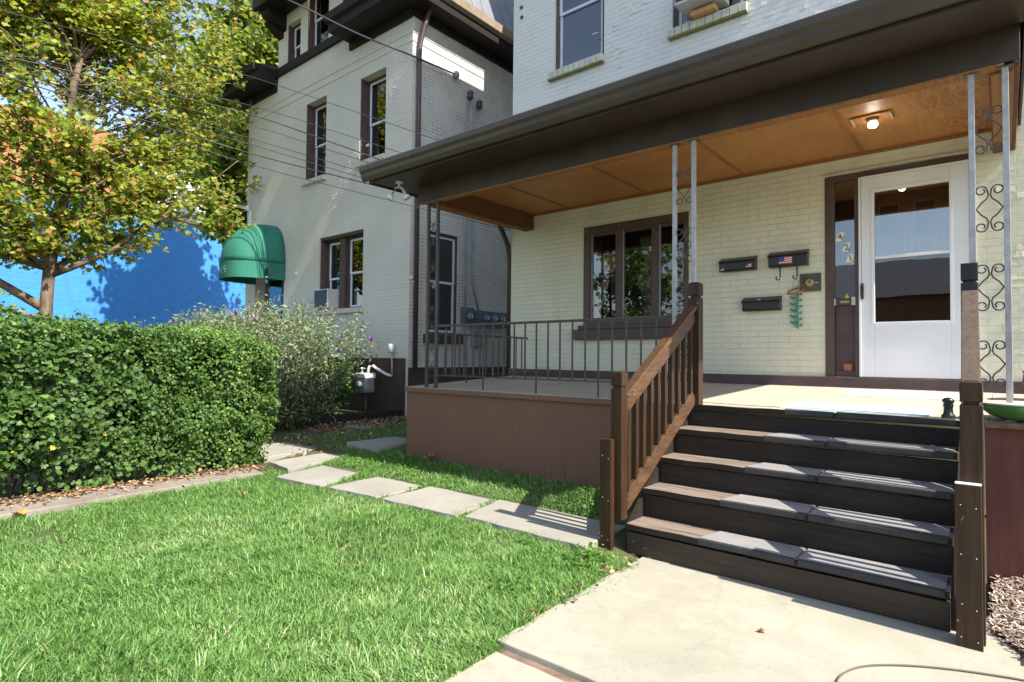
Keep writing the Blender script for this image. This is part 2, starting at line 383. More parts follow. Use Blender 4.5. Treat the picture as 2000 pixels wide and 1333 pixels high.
# ------------------------------------------------------------------ builders
class MB:
    def __init__(s): s.v = []; s.f = []; s.m = []; s.mats = []; s.sm = []
    def mi(s, mat):
        if mat is None: mat = MT['white']
        if mat not in s.mats: s.mats.append(mat)
        return s.mats.index(mat)
    def add(s, vs, fs, mat, smooth=False):
        o = len(s.v); i = s.mi(mat)
        s.v += [tuple(x) for x in vs]
        for f in fs:
            s.f.append(tuple(o + k for k in f)); s.m.append(i); s.sm.append(smooth)
        return s
    def box(s, x0, x1, y0, y1, z0, z1, mat):
        if x0 > x1: x0, x1 = x1, x0
        if y0 > y1: y0, y1 = y1, y0
        if z0 > z1: z0, z1 = z1, z0
        v = [(x0, y0, z0), (x1, y0, z0), (x1, y1, z0), (x0, y1, z0), (x0, y0, z1), (x1, y0, z1), (x1, y1, z1), (x0, y1, z1)]
        f = [(0, 3, 2, 1), (4, 5, 6, 7), (0, 1, 5, 4), (1, 2, 6, 5), (2, 3, 7, 6), (3, 0, 4, 7)]
        return s.add(v, f, mat)
    def bar(s, a, b, w, h, mat, upv=(0, 0, 1)):
        """box from point a to b, w sideways, h along up"""
        a, b = Vector(a), Vector(b); d = (b - a).normalized(); u = Vector(upv)
        sd = d.cross(u).normalized(); u = sd.cross(d).normalized()
        v = []
        for p in (a, b):
            for i, j in ((-1, -1), (1, -1), (1, 1), (-1, 1)):
                v.append(p + sd * (i * w / 2) + u * (j * h / 2))
        f = [(0, 1, 2, 3), (7, 6, 5, 4), (0, 4, 5, 1), (1, 5, 6, 2), (2, 6, 7, 3), (3, 7, 4, 0)]
        return s.add(v, f, mat)
    def prism(s, poly, axis, a0, a1, mat):
        """2-D polygon extruded along axis; poly in the other two axes (in xyz order)"""
        n = len(poly)
        def mk(p, a):
            return {'x': (a, p[0], p[1]), 'y': (p[0], a, p[1]), 'z': (p[0], p[1], a)}[axis]
        v = [mk(p, a0) for p in poly] + [mk(p, a1) for p in poly]
        f = [tuple(range(n))[::-1], tuple(range(n, 2 * n))] + [(i, (i + 1) % n, n + (i + 1) % n, n + i) for i in range(n)]
        return s.add(v, f, mat)
    def tube(s, pts, r, mat, seg=8, cap=True):
        pts = [Vector(p) for p in pts]; n = len(pts)
        rr = r if isinstance(r, (list, tuple)) else [r] * n
        v = []; ref = Vector((0.31, 0.2, 0.93))
        for i, p in enumerate(pts):
            d = (pts[min(i + 1, n - 1)] - pts[max(i - 1, 0)]).normalized()
            if abs(d.dot(ref)) > 0.97: ref = Vector((0.9, 0.3, 0.1))
            a = d.cross(ref).normalized(); b = d.cross(a).normalized()
            ref = -d.cross(a).cross(d).cross(d) if False else ref
            for k in range(seg):
                t = 2 * math.pi * k / seg
                v.append(p + (a * math.cos(t) + b * math.sin(t)) * rr[i])
        f = []
        for i in range(n - 1):
            for k in range(seg):
                f.append((i * seg + k, i * seg + (k + 1) % seg, (i + 1) * seg + (k + 1) % seg, (i + 1) * seg + k))
        if cap: f += [tuple(range(seg))[::-1], tuple((n - 1) * seg + k for k in range(seg))]
        return s.add(v, f, mat, True)
    def lathe(s, prof, c, mat, seg=20, axis='z', smooth=True):
        """prof: (radius, height) list"""
        v = []; n = len(prof)
        for (r, h) in prof:
            for k in range(seg):
                t = 2 * math.pi * k / seg; a, b = r * math.cos(t), r * math.sin(t)
                v.append({'z': (c[0] + a, c[1] + b, c[2] + h), 'x': (c[0] + h, c[1] + a, c[2] + b), 'y': (c[0] + a, c[1] + h, c[2] + b)}[axis])
        f = []
        for i in range(n - 1):
            for k in range(seg):
                f.append((i * seg + k, i * seg + (k + 1) % seg, (i + 1) * seg + (k + 1) % seg, (i + 1) * seg + k))
        f += [tuple(range(seg))[::-1], tuple((n - 1) * seg + k for k in range(seg))]
        return s.add(v, f, mat, smooth)
    def build(s, name, parent=None, loc=None, bevel=0.0):
        root = parent
        while root is not None and root.parent: root = root.parent
        o = Vector(root.location) if root is not None else Vector(loc if loc is not None else (0, 0, 0))
        me = bpy.data.meshes.new(name)
        me.from_pydata([tuple(Vector(p) - o) for p in s.v], [], s.f)
        for m in s.mats: me.materials.append(m)
        me.polygons.foreach_set('material_index', s.m)
        me.polygons.foreach_set('use_smooth', s.sm)
        bm = bmesh.new(); bm.from_mesh(me); bmesh.ops.recalc_face_normals(bm, faces=bm.faces); bm.to_mesh(me); bm.free()
        me.update()
        ob = bpy.data.objects.new(name, me); COL.objects.link(ob)
        if parent is not None: ob.parent = parent
        else: ob.location = o
        if bevel:
            b = ob.modifiers.new('bevel', 'BEVEL'); b.width = bevel; b.segments = 2; b.limit_method = 'ANGLE'; b.angle_limit = math.radians(40)
        return ob

def tag(o, label=None, cat=None, group=None, kind=None):
    if label: o['label'] = label
    if cat: o['category'] = cat
    if group: o['group'] = group
    if kind: o['kind'] = kind
    return o

def thing(name, loc, label, cat, group=None):
    o = bpy.data.objects.new(name, None); o.empty_display_size = 0.2
    o.location = loc; COL.objects.link(o)
    return tag(o, label, cat, group)

def copy_tree(o, parent=None):
    c = o.copy(); COL.objects.link(c)
    if parent is not None: c.parent = parent
    for ch in list(o.children): copy_tree(ch, c)
    return c

def text_part(name, s, size, mat, mw, parent=None, depth=0.002):
    cu = bpy.data.curves.new(name, 'FONT'); cu.body = s; cu.size = size; cu.extrude = depth
    cu.align_x = 'CENTER'; cu.align_y = 'CENTER'
    to = bpy.data.objects.new(name + '_tmp', cu); COL.objects.link(to)
    dg = bpy.context.evaluated_depsgraph_get()
    me = bpy.data.meshes.new_from_object(to.evaluated_get(dg))
    bpy.data.objects.remove(to)
    root = parent
    while root is not None and root.parent: root = root.parent
    me.transform(mw)
    if root is not None: me.transform(Matrix.Translation(-Vector(root.location)))
    me.materials.clear(); me.materials.append(mat)
    me.name = name
    ob = bpy.data.objects.new(name, me); COL.objects.link(ob)
    if parent is not None: ob.parent = parent
    return ob

def front_mw(x, y, z, rot=0.0, slant=0.0):
    """matrix that stands XY text up in a plane facing -Y"""
    m = Matrix.Translation((x, y, z)) @ Matrix.Rotation(-rot, 4, 'Y') @ Matrix.Rotation(math.radians(90), 4, 'X')
    return m

# ---- wall with openings -------------------------------------------------
def wall(mb, plane, c, a0, a1, z0, z1, holes, mat, depth=0.2, reveal=None, inward=1):
    """plane 'y': wall at y=c spanning x a0..a1; plane 'x': wall at x=c spanning y. holes (a0,a1,z0,z1)"""
    A = sorted({a0, a1, *[h[0] for h in holes], *[h[1] for h in holes]})
    Z = sorted({z0, z1, *[h[2] for h in holes], *[h[3] for h in holes]})
    A = [a for a in A if a0 - 1e-6 <= a <= a1 + 1e-6]; Z = [z for z in Z if z0 - 1e-6 <= z <= z1 + 1e-6]
    def P(a, z, d=0.0):
        return (a, c + d * inward, z) if plane == 'y' else (c + d * inward, a, z)
    for i in range(len(A) - 1):
        for j in range(len(Z) - 1):
            am, zm = (A[i] + A[i + 1]) / 2, (Z[j] + Z[j + 1]) / 2
            if any(h[0] < am < h[1] and h[2] < zm < h[3] for h in holes): continue
            mb.add([P(A[i], Z[j]), P(A[i + 1], Z[j]), P(A[i + 1], Z[j + 1]), P(A[i], Z[j + 1])], [(0, 1, 2, 3)], mat)
    for h in holes:
        q = [(h[0], h[2]), (h[1], h[2]), (h[1], h[3]), (h[0], h[3])]
        for k in range(4):
            p, r = q[k], q[(k + 1) % 4]
            mb.add([P(*p), P(*r), P(*r, depth), P(*p, depth)], [(0, 1, 2, 3)], reveal or mat)

def pbox(mb, plane, c, a0, a1, d0, d1, z0, z1, mat, inward=1):
    """box on a wall plane; d measured inwards from the wall face (negative = proud)"""
    e0, e1 = c + d0 * inward, c + d1 * inward
    if plane == 'y': mb.box(a0, a1, e0, e1, z0, z1, mat)
    else: mb.box(e0, e1, a0, a1, z0, z1, mat)

def dh_window(parent, plane, c, a0, a1, z0, z1, recess, inward, casing, sashmat, split=0.5, name='window', storm=False, glassmat=None, back=True):
    """double-hung window set back in its opening: casing = the window part; sub-parts sash, pane (two), sill comes separately"""
    w = MB(); t = 0.05
    r = recess
    pbox(w, plane, c, a0, a0 + t, r - .02, r + .08, z0, z1, casing, inward)
    pbox(w, plane, c, a1 - t, a1, r - .02, r + .08, z0, z1, casing, inward)
    pbox(w, plane, c, a0 + t, a1 - t, r - .02, r + .08, z1 - t, z1, casing, inward)
    pbox(w, plane, c, a0 + t, a1 - t, r - .02, r + .08, z0, z0 + t, casing, inward)
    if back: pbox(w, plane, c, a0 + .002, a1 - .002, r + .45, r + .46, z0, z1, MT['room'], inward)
    win = w.build(name, parent)
    s = MB(); b0, b1, y0, y1 = a0 + t, a1 - t, z0 + t, z1 - t; k = 0.045
    zm = y0 + (y1 - y0) * split
    for (u0, u1, off) in ((y0, zm + .02, .015), (zm - .02, y1, .0)):
        pbox(s, plane, c, b0, b0 + k, r + off, r + off + .03, u0, u1, sashmat, inward)
        pbox(s, plane, c, b1 - k, b1, r + off, r + off + .03, u0, u1, sashmat, inward)
        pbox(s, plane, c, b0 + k, b1 - k, r + off, r + off + .03, u0, u0 + k * .9, sashmat, inward)
        pbox(s, plane, c, b0 + k, b1 - k, r + off, r + off + .03, u1 - k * .9, u1, sashmat, inward)
    sash = s.build('sash', win)
    for (u0, u1, off) in ((y0 + k * .9, zm + .02 - k * .9, .027), (zm - .02 + k * .9, y1 - k * .9, .012)):
        g = MB(); pbox(g, plane, c, b0 + k, b1 - k, r + off, r + off + .005, u0, u1, glassmat or MT['glass_dark'], inward)
        g.build('pane', win)
    # half drawn blind behind the upper glass
    bl = MB(); pbox(bl, plane, c, b0 + .01, b1 - .01, r + .10, r + .105, y0 + (y1 - y0) * .42, y1, MT['curtain'], inward)
    bl.build('blind', win)
    return win

# ---- leaf clouds ----------------------------------------------------------
def cloud(name, P, N, size, tone, tmpl, mat, parent=None, loc=(0, 0, 0), spread=0.6, droop=0.0, aspect=None):
    """P (n,3) leaf bases, N (n,3) preferred normals; builds one mesh of n leaf-sized faces"""
    n = len(P)
    V, F = tmpl
    nrm = N + RNG.normal(0, spread, (n, 3)); nrm /= np.linalg.norm(nrm, axis=1)[:, None] + 1e-9
    d = RNG.normal(0, 1, (n, 3)); d[:, 2] -= droop
    d -= nrm * (d * nrm).sum(1)[:, None]; d /= np.linalg.norm(d, axis=1)[:, None] + 1e-9
    s = np.cross(d, nrm)
    k = size[:, None, None]
    vv = P[:, None, :] + k * (s[:, None, :] * V[None, :, 0:1] + d[:, None, :] * V[None, :, 1:2] + nrm[:, None, :] * V[None, :, 2:3])
    root = parent
    while root is not None and root.parent: root = root.parent
    o = np.array(root.location) if root is not None else np.array(loc)
    vv = (vv - o).reshape(-1, 3)
    m = len(V); T = np.array(F)
    ff = (T[None, :, :] + (np.arange(n) * m)[:, None, None]).reshape(-1, 3)
    me = tri_mesh(name, vv, ff, np.repeat(tone, m), mat)
    ob = bpy.data.objects.new(name, me); COL.objects.link(ob)
    if parent is not None: ob.parent = parent
    else: ob.location = loc
    return ob

def tri_mesh(name, vv, ff, tone, mat):
    me = bpy.data.meshes.new(name)
    me.vertices.add(len(vv)); me.vertices.foreach_set('co', np.ascontiguousarray(vv, dtype=np.float32).ravel())
    me.loops.add(len(ff) * 3); me.loops.foreach_set('vertex_index', np.ascontiguousarray(ff, dtype=np.int32).ravel())
    me.polygons.add(len(ff)); me.polygons.foreach_set('loop_start', np.arange(0, len(ff) * 3, 3, dtype=np.int32))
    me.update(calc_edges=True)
    at = me.attributes.new('tone', 'FLOAT', 'POINT'); at.data.foreach_set('value', np.clip(tone, 0, 1).astype(np.float32))
    me.materials.append(mat)
    me.validate()
    return me

def leaf_simple(w=0.32, fold=0.12):
    V = np.array([(0, 0, 0), (-w, .35, fold), (-w * .8, .7, fold * .8), (0, 1, -.08), (w * .8, .7, fold * .8), (w, .35, fold), (0, .5, 0)], float)
    return V, [(0, 6, 1), (1, 6, 2), (2, 6, 3), (3, 6, 4), (4, 6, 5), (5, 6, 0)]

def leaf_maple():
    pts = [(0, 0), (-.30, -.06), (-.55, .20), (-.36, .38), (-.46, .72), (-.17, .66), (0, 1.0), (.17, .66), (.46, .72), (.36, .38), (.55, .20), (.30, -.06)]
    V = np.array([(x, y, 0.16 * abs(x) + 0.05 * math.sin(5 * y)) for x, y in pts] + [(0, .36, -.03)], float)
    n = len(pts)
    return V, [(i, (i + 1) % n, n) for i in range(n)]

def leaf_lance():
    V = np.array([(0, 0, 0), (-.15, .4, .03), (0, 1, -.12), (.15, .4, .03)], float)
    return V, [(0, 3, 1), (1, 3, 2)]

def ss(t):
    t = np.clip(t, 0, 1); return t * t * (3 - 2 * t)

def zg(x, y):
    """ground height: lawn rises gently towards the houses"""
    x = np.asarray(x, float); y = np.asarray(y, float)
    return .32 * ss((y - 2.6) / 4.6) * (1 - ss((x + 2.3) / .35)) - .03 * ss((x + 2.0) / .15)

def vnoise(x, y, s, seed=0):
    """cheap smooth value noise for placing things"""
    x = np.asarray(x) * s + seed * 17.3; y = np.asarray(y) * s + seed * 7.7
    xi, yi = np.floor(x), np.floor(y); fx, fy = ss(x - xi), ss(y - yi)
    h = lambda a, b: np.modf(np.abs(np.sin(a * 127.1 + b * 311.7 + seed) * 43758.5453))[0]
    return (h(xi, yi) * (1 - fx) + h(xi + 1, yi) * fx) * (1 - fy) + (h(xi, yi + 1) * (1 - fx) + h(xi + 1, yi + 1) * fx) * fy

# ================================================================== SETTING
def ground():
    xs = np.unique(np.concatenate([np.linspace(-400, -30, 12), np.linspace(-30, -10, 21), np.linspace(-10, 2, 81), np.linspace(2, 30, 12), np.linspace(30, 400, 10)]))
    ys = np.unique(np.concatenate([np.linspace(-400, -20, 10), np.linspace(-20, -1, 12), np.linspace(-1, 9, 81), np.linspace(9, 40, 16), np.linspace(40, 400, 10)]))
    X, Y = np.meshgrid(xs, ys); Z = zg(X, Y) + 0.012 * (vnoise(X, Y, 1.5) - .5) * (np.abs(Y - 4) < 6)
    Z = np.where(Y < -4.5, -0.12, Z)
    V = np.stack([X.ravel(), Y.ravel(), Z.ravel()], 1); nx = len(xs)
    F = [(j * nx + i, j * nx + i + 1, (j + 1) * nx + i + 1, (j + 1) * nx + i) for j in range(len(ys) - 1) for i in range(nx - 1)]
    m, nt, n, l, b = new_mat('soil and thatch')
    P = pos(n)
    c = mixc(n, l, ramp(n, l, noise(n, l, P, 2.5, 5, .6), [(0.35, (0, 0, 0)), (0.65, (1, 1, 1))]), (0.045, 0.075, 0.018), (0.085, 0.085, 0.035))
    c = mixc(n, l, ramp(n, l, noise(n, l, P, 14, 6, .7), [(0.55, (0, 0, 0)), (0.7, (1, 1, 1))]), c, (0.11, 0.08, 0.045))
    l.new(c, b.inputs['Base Color']); b.inputs['Roughness'].default_value = 0.95
    bump(n, l, b, noise(n, l, P, 60, 4), 0.6, 0.01)
    mb = MB(); mb.add(V.tolist(), F, m)
    o = mb.build('ground'); tag(o, kind='structure')
ground()

def slab(mb, poly, z0, z1, mat, jit=0.006):
    """irregular slab with slightly uneven outline"""
    out = []
    n = len(poly)
    for i in range(n):
        a, b = poly[i], poly[(i + 1) % n]
        L = math.hypot(b[0] - a[0], b[1] - a[1]); k = max(1, int(L / .12))
        for j in range(k):
            t = j / k
            out.append((a[0] + (b[0] - a[0]) * t + random.uniform(-jit, jit), a[1] + (b[1] - a[1]) * t + random.uniform(-jit, jit)))
    mb.prism(out, 'z', z0, z1, mat)

wk = MB()
slab(wk, [(-1.93, 2.215), (.55, 2.215), (.55, 3.35), (.10, 3.62), (-.05, 3.95), (-.12, 4.3), (-1.98, 4.3)], -.08, .012, MT['concrete'])
slab(wk, [(-1.9, -1.2), (.55, -1.2), (.55, 2.17), (-1.9, 2.17)], -.12, -.018, MT['concrete'])
slab(wk, [(-1.9, -3.6), (.55, -3.6), (.55, -1.23), (-1.9, -1.23)], -.12, -.02, MT['concrete'])
wk.box(-1.95, .5, 2.13, 2.25, -.09, -.020, MT['deckedge']); tag(wk.build('path', bevel=.006), kind='structure')
sd = MB(); slab(sd, [(-60, -5.2), (40, -5.2), (40, -3.65), (-60, -3.65)], -.14, -.015, MT['concrete'], 0)
tag(sd.build('pavement'), kind='structure')
rd = MB(); rd.box(-120, 100, -12.5, -5.4, -.3, -.10, MT['asphalt']); tag(rd.build('road'), kind='structure')
# dirty strip along the foot of the hedge
st = MB()
pts = [(-6.95, -1.5), (-6.36, -1.5), (-6.34, 1.0), (-6.40, 1.9), (-6.46, 2.6), (-6.52, 3.15), (-6.45, 3.35), (-6.95, 3.4)]
slab(st, pts, -.05, .065, MT['kerb'], .015)
tag(st.build('hedge_path', bevel=.01), kind='structure')
# side passage between the two houses: soil strip with a dark edging and concrete strips
sp = MB(); slab(sp, [(-8.25, 5.6), (-7.7, 5.6), (-7.7, 10.5), (-8.25, 10.5)], .1, .27, MT['kerb'], .01)
tag(sp.build('side_path'), kind='structure')
eg = MB(); eg.bar((-9.0, 5.25, .27), (-8.36, 6.9, .36), .05, .16, MT['ntrim'])
tag(eg.build('edging_board', loc=(-8.7, 6.0, .25), bevel=.006), 'black edging board bounding the bed by the dark foundation', 'edging')

# stepping stones (corner points unprojected from the photograph's ground plane)
STONES = [
    ('shaded stepping stone striped by baluster shadows beside the steps', [(-3.45, 3.52), (-2.28, 3.52), (-2.28, 4.16), (-3.62, 4.16)]),
    ('pale stepping stone second from the wooden steps', [(-4.44, 3.44), (-3.52, 3.50), (-3.62, 4.16), (-4.50, 4.10)]),
    ('stepping stone third from the wooden steps, middle of the row', [(-5.26, 3.40), (-4.55, 3.46), (-4.55, 4.08), (-5.30, 4.05)]),
    ('broad stepping stone fourth from the wooden steps', [(-6.12, 3.30), (-5.36, 3.38), (-5.62, 4.12), (-6.36, 4.06)]),
    ('long stepping stone beside the hedge end, turned towards the passage', [(-6.86, 3.62), (-6.3, 3.55), (-6.55, 4.62), (-7.0, 4.62)]),
    ('shaded stepping stone in the passage behind the skirted porch', [(-6.9, 4.75), (-6.25, 4.75), (-6.25, 5.75), (-6.9, 5.75)]),
    ('half shaded paving stone behind the hedge end', [(-8.1, 3.75), (-7.15, 3.70), (-7.3, 4.7), (-8.2, 4.75)]),
]
for lab, poly in STONES:
    mb = MB(); cx = sum(p[0] for p in poly) / 4; cy2 = sum(p[1] for p in poly) / 4
    z = float(zg(cx, cy2)); slab(mb, poly, z - .06, z + .028, MT['stone'], .01)
    o = mb.build('stepping_stone', loc=(cx, cy2, z), bevel=.006)
    tag(o, lab, 'stepping stone', 'stepping stones across the lawn')

# ================================================================== MAIN HOUSE
YF = 6.97
house = thing('brick_house', (-2.7, 12, 0), 'cream painted brick house with the porch, plywood ceiling and white storm door', 'house')
hw = MB()
H_WIN = (-4.53, -2.99, 1.86, 3.245); H_DOOR = (-1.462, -.2, 1.236, 3.372)
U1 = (-5.075, -4.222, 5.63, 7.7); U2 = (-3.21, -2.275, 5.60, 7.7)
XL, XR = -5.87, 0.62
wall(hw, 'y', YF, XL, XR, 0.0, 3.9, [H_WIN, H_DOOR], BR['front'], .11)
wall(hw, 'y', YF, XL, XR, 3.9, 9.1, [U1, U2], BR['upper'], .11)
hw.add([(XL, YF, 0), (XL, 18, 0), (XL, 18, 9.1), (XL, YF, 9.1)], [(0, 1, 2, 3)], BR['side'])
hw.add([(XR, YF, 0), (XR, 18, 0), (XR, 18, 9.1), (XR, YF, 9.1)], [(0, 1, 2, 3)], BR['side'])
hw.add([(XL, 18, 0), (XR, 18, 0), (XR, 18, 9.1), (XL, 18, 9.1)], [(0, 1, 2, 3)], BR['front'])
def proud0(m, pts, y, mat, n):
    for q in range(n):
        (xa, za, sa) = random.choice(pts)
        x = random.gauss(xa, sa); z = round(random.gauss(za, sa) / .067) * .067 + .01
        L = random.choice((.04, .06, .10)); h = random.choice((.010, .014, .05)); t = math.tan(math.radians(random.uniform(2.5, 5.5))) * L
        m.add([(x, y - .0006, z), (x + L, y - .0006, z), (x + L, y - .0006, z + h), (x, y - .0006, z + h), (x, y - .001 - t, z), (x, y - .001 - t, z + h)], [(4, 1, 2, 5), (0, 4, 5, 3), (0, 1, 4), (3, 5, 2)], mat)
proud0(hw, [(-4.05, 5.6, .14), (-3.95, 6.0, .2), (-3.6, 6.3, .2), (-3.4, 6.6, .15), (-2.1, 5.5, .15), (-1.9, 5.8, .2), (-1.6, 5.4, .2)], YF, BR['upper'], 110)
proud0(hw, [(.1, 2.9, .12), (.15, 2.4, .15), (.1, 1.9, .15), (.2, 1.6, .12), (-1.85, 1.5, .08), (-2.0, 1.42, .1)], YF, BR['front'], 70)
hw.build('wall', house)
hr = MB(); hr.prism([(XL - .35, 9.1), (XR + .35, 9.1), (XR + .1, 9.45), (XL - .1, 9.45)], 'y', YF - .35, 18.3, MT['trim'])
hr.build('roof', house)
gb = MB(); gb.prism([(XL, 9.45), (-2.7, 9.45), (-2.7, 12.8), (XL, 12.8)], 'y', 8.85, 17.5, MT['slate_roof']); gb.build('rear_shadow_block', house)  # unseen taller block, added to cut the sunlit patch on the neighbour's wall

# big triple window
tw = MB(); fb = MT['frame_br']
def fr(a0, a1, z0, z1, d0=.0, d1=.10): pbox(tw, 'y', YF, a0, a1, d0, d1, z0, z1, fb)
fr(-4.53, -4.43, 1.86, 3.245, -.012, .10); fr(-3.05, -2.992, 1.86, 3.245, -.012, .10)
fr(-4.43, -3.05, 3.145, 3.245, -.010, .10); fr(-4.43, -3.05, 1.86, 1.93, -.010, .10)
for a in (-4.02, -3.49): fr(a, a + .085, 1.93, 3.145, .0, .10)
twin = tw.build('window', house, bevel=.004); twin['label'] = 'dark brown framed three light window'
for (a0, a1) in ((-4.43, -4.02), (-3.935, -3.49), (-3.405, -3.05)):
    s = MB(); k = .022
    pbox(s, 'y', YF, a0, a0 + k, .03, .06, 1.93, 3.145, MT['galv']); pbox(s, 'y', YF, a1 - k, a1, .03, .06, 1.93, 3.145, MT['frame_br'])
    pbox(s, 'y', YF, a0 + k, a1 - k, .03, .06, 3.105, 3.145, MT['frame_br']); pbox(s, 'y', YF, a0 + k, a1 - k, .03, .06, 1.93, 1.965, MT['frame_br'])
    s.build('sash', twin)
    g = MB(); pbox(g, 'y', YF, a0 + k, a1 - k, .042, .047, 1.965, 3.105, MT['glass_clear']); g.build('pane', twin)
sl = MB(); sl.box(-4.672, -3.02, YF - .09, YF + .0, 1.66, 1.80, MT['purple']); sl.box(-4.60, -3.02, YF - .05, YF, 1.80, 1.862, MT['purple'])
sl.build('sill', twin, bevel=.01)
# the dim room seen through it
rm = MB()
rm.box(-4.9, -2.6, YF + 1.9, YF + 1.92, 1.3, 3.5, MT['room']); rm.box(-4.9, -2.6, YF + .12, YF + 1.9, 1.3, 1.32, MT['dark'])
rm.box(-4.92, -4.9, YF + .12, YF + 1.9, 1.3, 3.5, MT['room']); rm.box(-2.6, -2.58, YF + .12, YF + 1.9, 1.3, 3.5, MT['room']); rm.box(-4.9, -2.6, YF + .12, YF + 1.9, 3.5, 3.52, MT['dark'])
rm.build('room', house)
cu = MB()
cur = [(-3.72 + .05 * math.sin(i * .55), 1.97 + i * .056) for i in range(20)]
for i in range(19):
    cu.add([(cur[i][0], YF + .16, cur[i][1]), (cur[i][0] + .30 + .02 * math.sin(i), YF + .18, cur[i][1]), (cur[i + 1][0] + .30 + .02 * math.sin(i + 1), YF + .18, cur[i + 1][1]), (cur[i + 1][0], YF + .16, cur[i + 1][1])], [(0, 1, 2, 3)], MT['curtain'], True)
cu.build('curtain', house)
bd = MB(); bd.bar((-4.46, YF + .14, 1.9), (-4.36, YF + .30, 2.52), .09, .02, MT['lightwood'], (0, 1, 0)); bd.bar((-4.395, YF + .135, 1.9), (-4.295, YF + .295, 2.52), .02, .022, MT['white'], (0, 1, 0))
tag(bd.build('plank', loc=(-4.3, YF + .4, 1.9)), 'pale pine board leaning inside the left light of the big window', 'board')
ps = MB(); ps.box(-4.60, -4.20, YF + .28, YF + .32, 2.62, 2.90, MT['lightwood']); ps.box(-4.40, -4.20, YF + .24, YF + .28, 2.56, 2.585, MT['white'])
tag(ps.build('wall_panel', loc=(-4.25, YF + .55, 2.6)), 'orange wood panel hanging inside the left light of the big window', 'panel')

# entrance: sidelight + white storm door
en = MB()
pbox(en, 'y', YF, -1.462, -1.375, -.012, .10, 1.236, 3.372, MT['frame_br'])
pbox(en, 'y', YF, -1.375, -.2, -.012, .10, 3.312, 3.372, MT['frame_br'])
pbox(en, 'y', YF, -1.185, -1.145, -.006, .10, 1.236, 3.312, MT['frame_br'])
pbox(en, 'y', YF, -1.375, -1.185, .02, .09, 1.236, 1.30, MT['frame_br'])
pbox(en, 'y', YF, -1.375, -1.185, .04, .09, 1.30, 2.02, MT['purple'])
dfr = en.build('door_frame', house, bevel=.004)
g = MB(); pbox(g, 'y', YF, -1.375, -1.185, .022, .028, 2.02, 3.312, MT['glass_dark']); g.build('sidelight_pane', dfr)
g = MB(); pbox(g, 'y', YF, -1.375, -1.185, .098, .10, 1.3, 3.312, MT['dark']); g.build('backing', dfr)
mo = MB(); prev = None
for i in range(12):
    a = -1.47 + i * 1.25 / 11; z = 3.385 + random.uniform(-.004, .006)
    if prev: mo.bar((prev[0], YF - .012, prev[1]), (a, YF - .012, z), .03, .022, MT['sillbrick'])
    prev = (a, z)
mo.build('caulk', dfr)
sdoor = MB(); W = MT['white']
D0, D1, DZ0, DZ1 = -1.143, -.215, 1.24, 3.285
G0, G1, GZ0, GZ1 = -1.008, -.380, 1.79, 3.135
def dr(a0, a1, z0, z1, d0=-.028, d1=.012, m=W): pbox(sdoor, 'y', YF, a0, a1, d0, d1, z0, z1, m)
dr(D0 + .025, G0, DZ0, DZ1); dr(G1, D1 - .02, DZ0, DZ1); dr(G0, G1, DZ0, GZ0); dr(G0, G1, GZ1, DZ1)
dr(G0, G1, 2.440, 2.468, -.034, .008)
dr(G0 - .025, G0 + .006, GZ0 - .02, GZ1 + .03, -.036, .0); dr(G1 - .006, G1 + .025, GZ0 - .02, GZ1 + .03, -.036, .0)
dr(G0 + .006, G1 - .006, GZ1 - .004, GZ1 + .03, -.036, .0); dr(G0 + .006, G1 - .006, GZ0 - .02, GZ0 + .008, -.036, .0)
dr(D0, D0 + .022, DZ0, DZ1 + .02, -.04, .02); dr(D1 - .018, D1, DZ0, DZ1 + .02, -.04, .02); dr(D0 + .022, D1 - .018, DZ1 + .002, DZ1 + .022, -.04, .02)
door = sdoor.build('storm_door', house, bevel=.004)
for (z0, z1) in ((GZ0 + .008, 2.44), (2.468, GZ1 - .004)):
    g = MB(); pbox(g, 'y', YF, G0 + .006, G1 - .006, -.012, -.007, z0, z1, MT['glass'] if z0 > 2 else MT['glass_screen']); g.build('pane', door)
hd = MB(); hd.box(-1.122, -1.10, YF - .042, YF - .028, 2.04, 2.20, MT['black']); hd.tube([(-1.111, YF - .045, 2.19), (-1.111, YF - .085, 2.16), (-1.111, YF - .085, 2.08), (-1.111, YF - .05, 2.05)], .011, MT['black'])
hd.build('handle', door)
idr = MB(); idr.box(-1.12, -.22, YF + .085, YF + .105, 1.24, 3.3, MT['orangewood'])
ind = idr.build('inner_door', house)
lt = MB()
for a in (-.98, -.68):
    lt.box(a, a + .19, YF + .070, YF + .085, 2.80, 3.02, MT['lightwood']); lt.box(a + .02, a + .17, YF + .064, YF + .070, 2.66, 2.99, MT['dark'])
lt.build('small_window', ind)
kn = MB(); kn.lathe([(.0, 0), (.026, .0), (.028, -.02), (.02, -.04), (0, -.045)], (-1.05, YF + .085, 2.1), MT['brass'], 14, 'y'); kn.build('knob', ind)
# letter slot of the sidelight
ms = MB(); ms.box(-1.385, -1.18, YF + .0, YF + .04, 1.99, 2.06, MT['purple']); ms.box(-1.32, -1.235, YF - .006, YF, 2.01, 2.035, MT['brass'])
ms.box(-1.40, -1.365, YF - .008, YF + .0, 1.985, 2.06, MT['sillbrick']); ms.box(-1.215, -1.18, YF - .008, YF + .0, 1.985, 2.07, MT['sillbrick'])
ms.build('letter_slot', dfr)

# base board under the facade and round the door
bb = MB(); bb.box(XL - .01, XR, YF - .045, YF + .0, .9, 1.233, MT['purple']); bb.build('baseboard', house, bevel=.008)

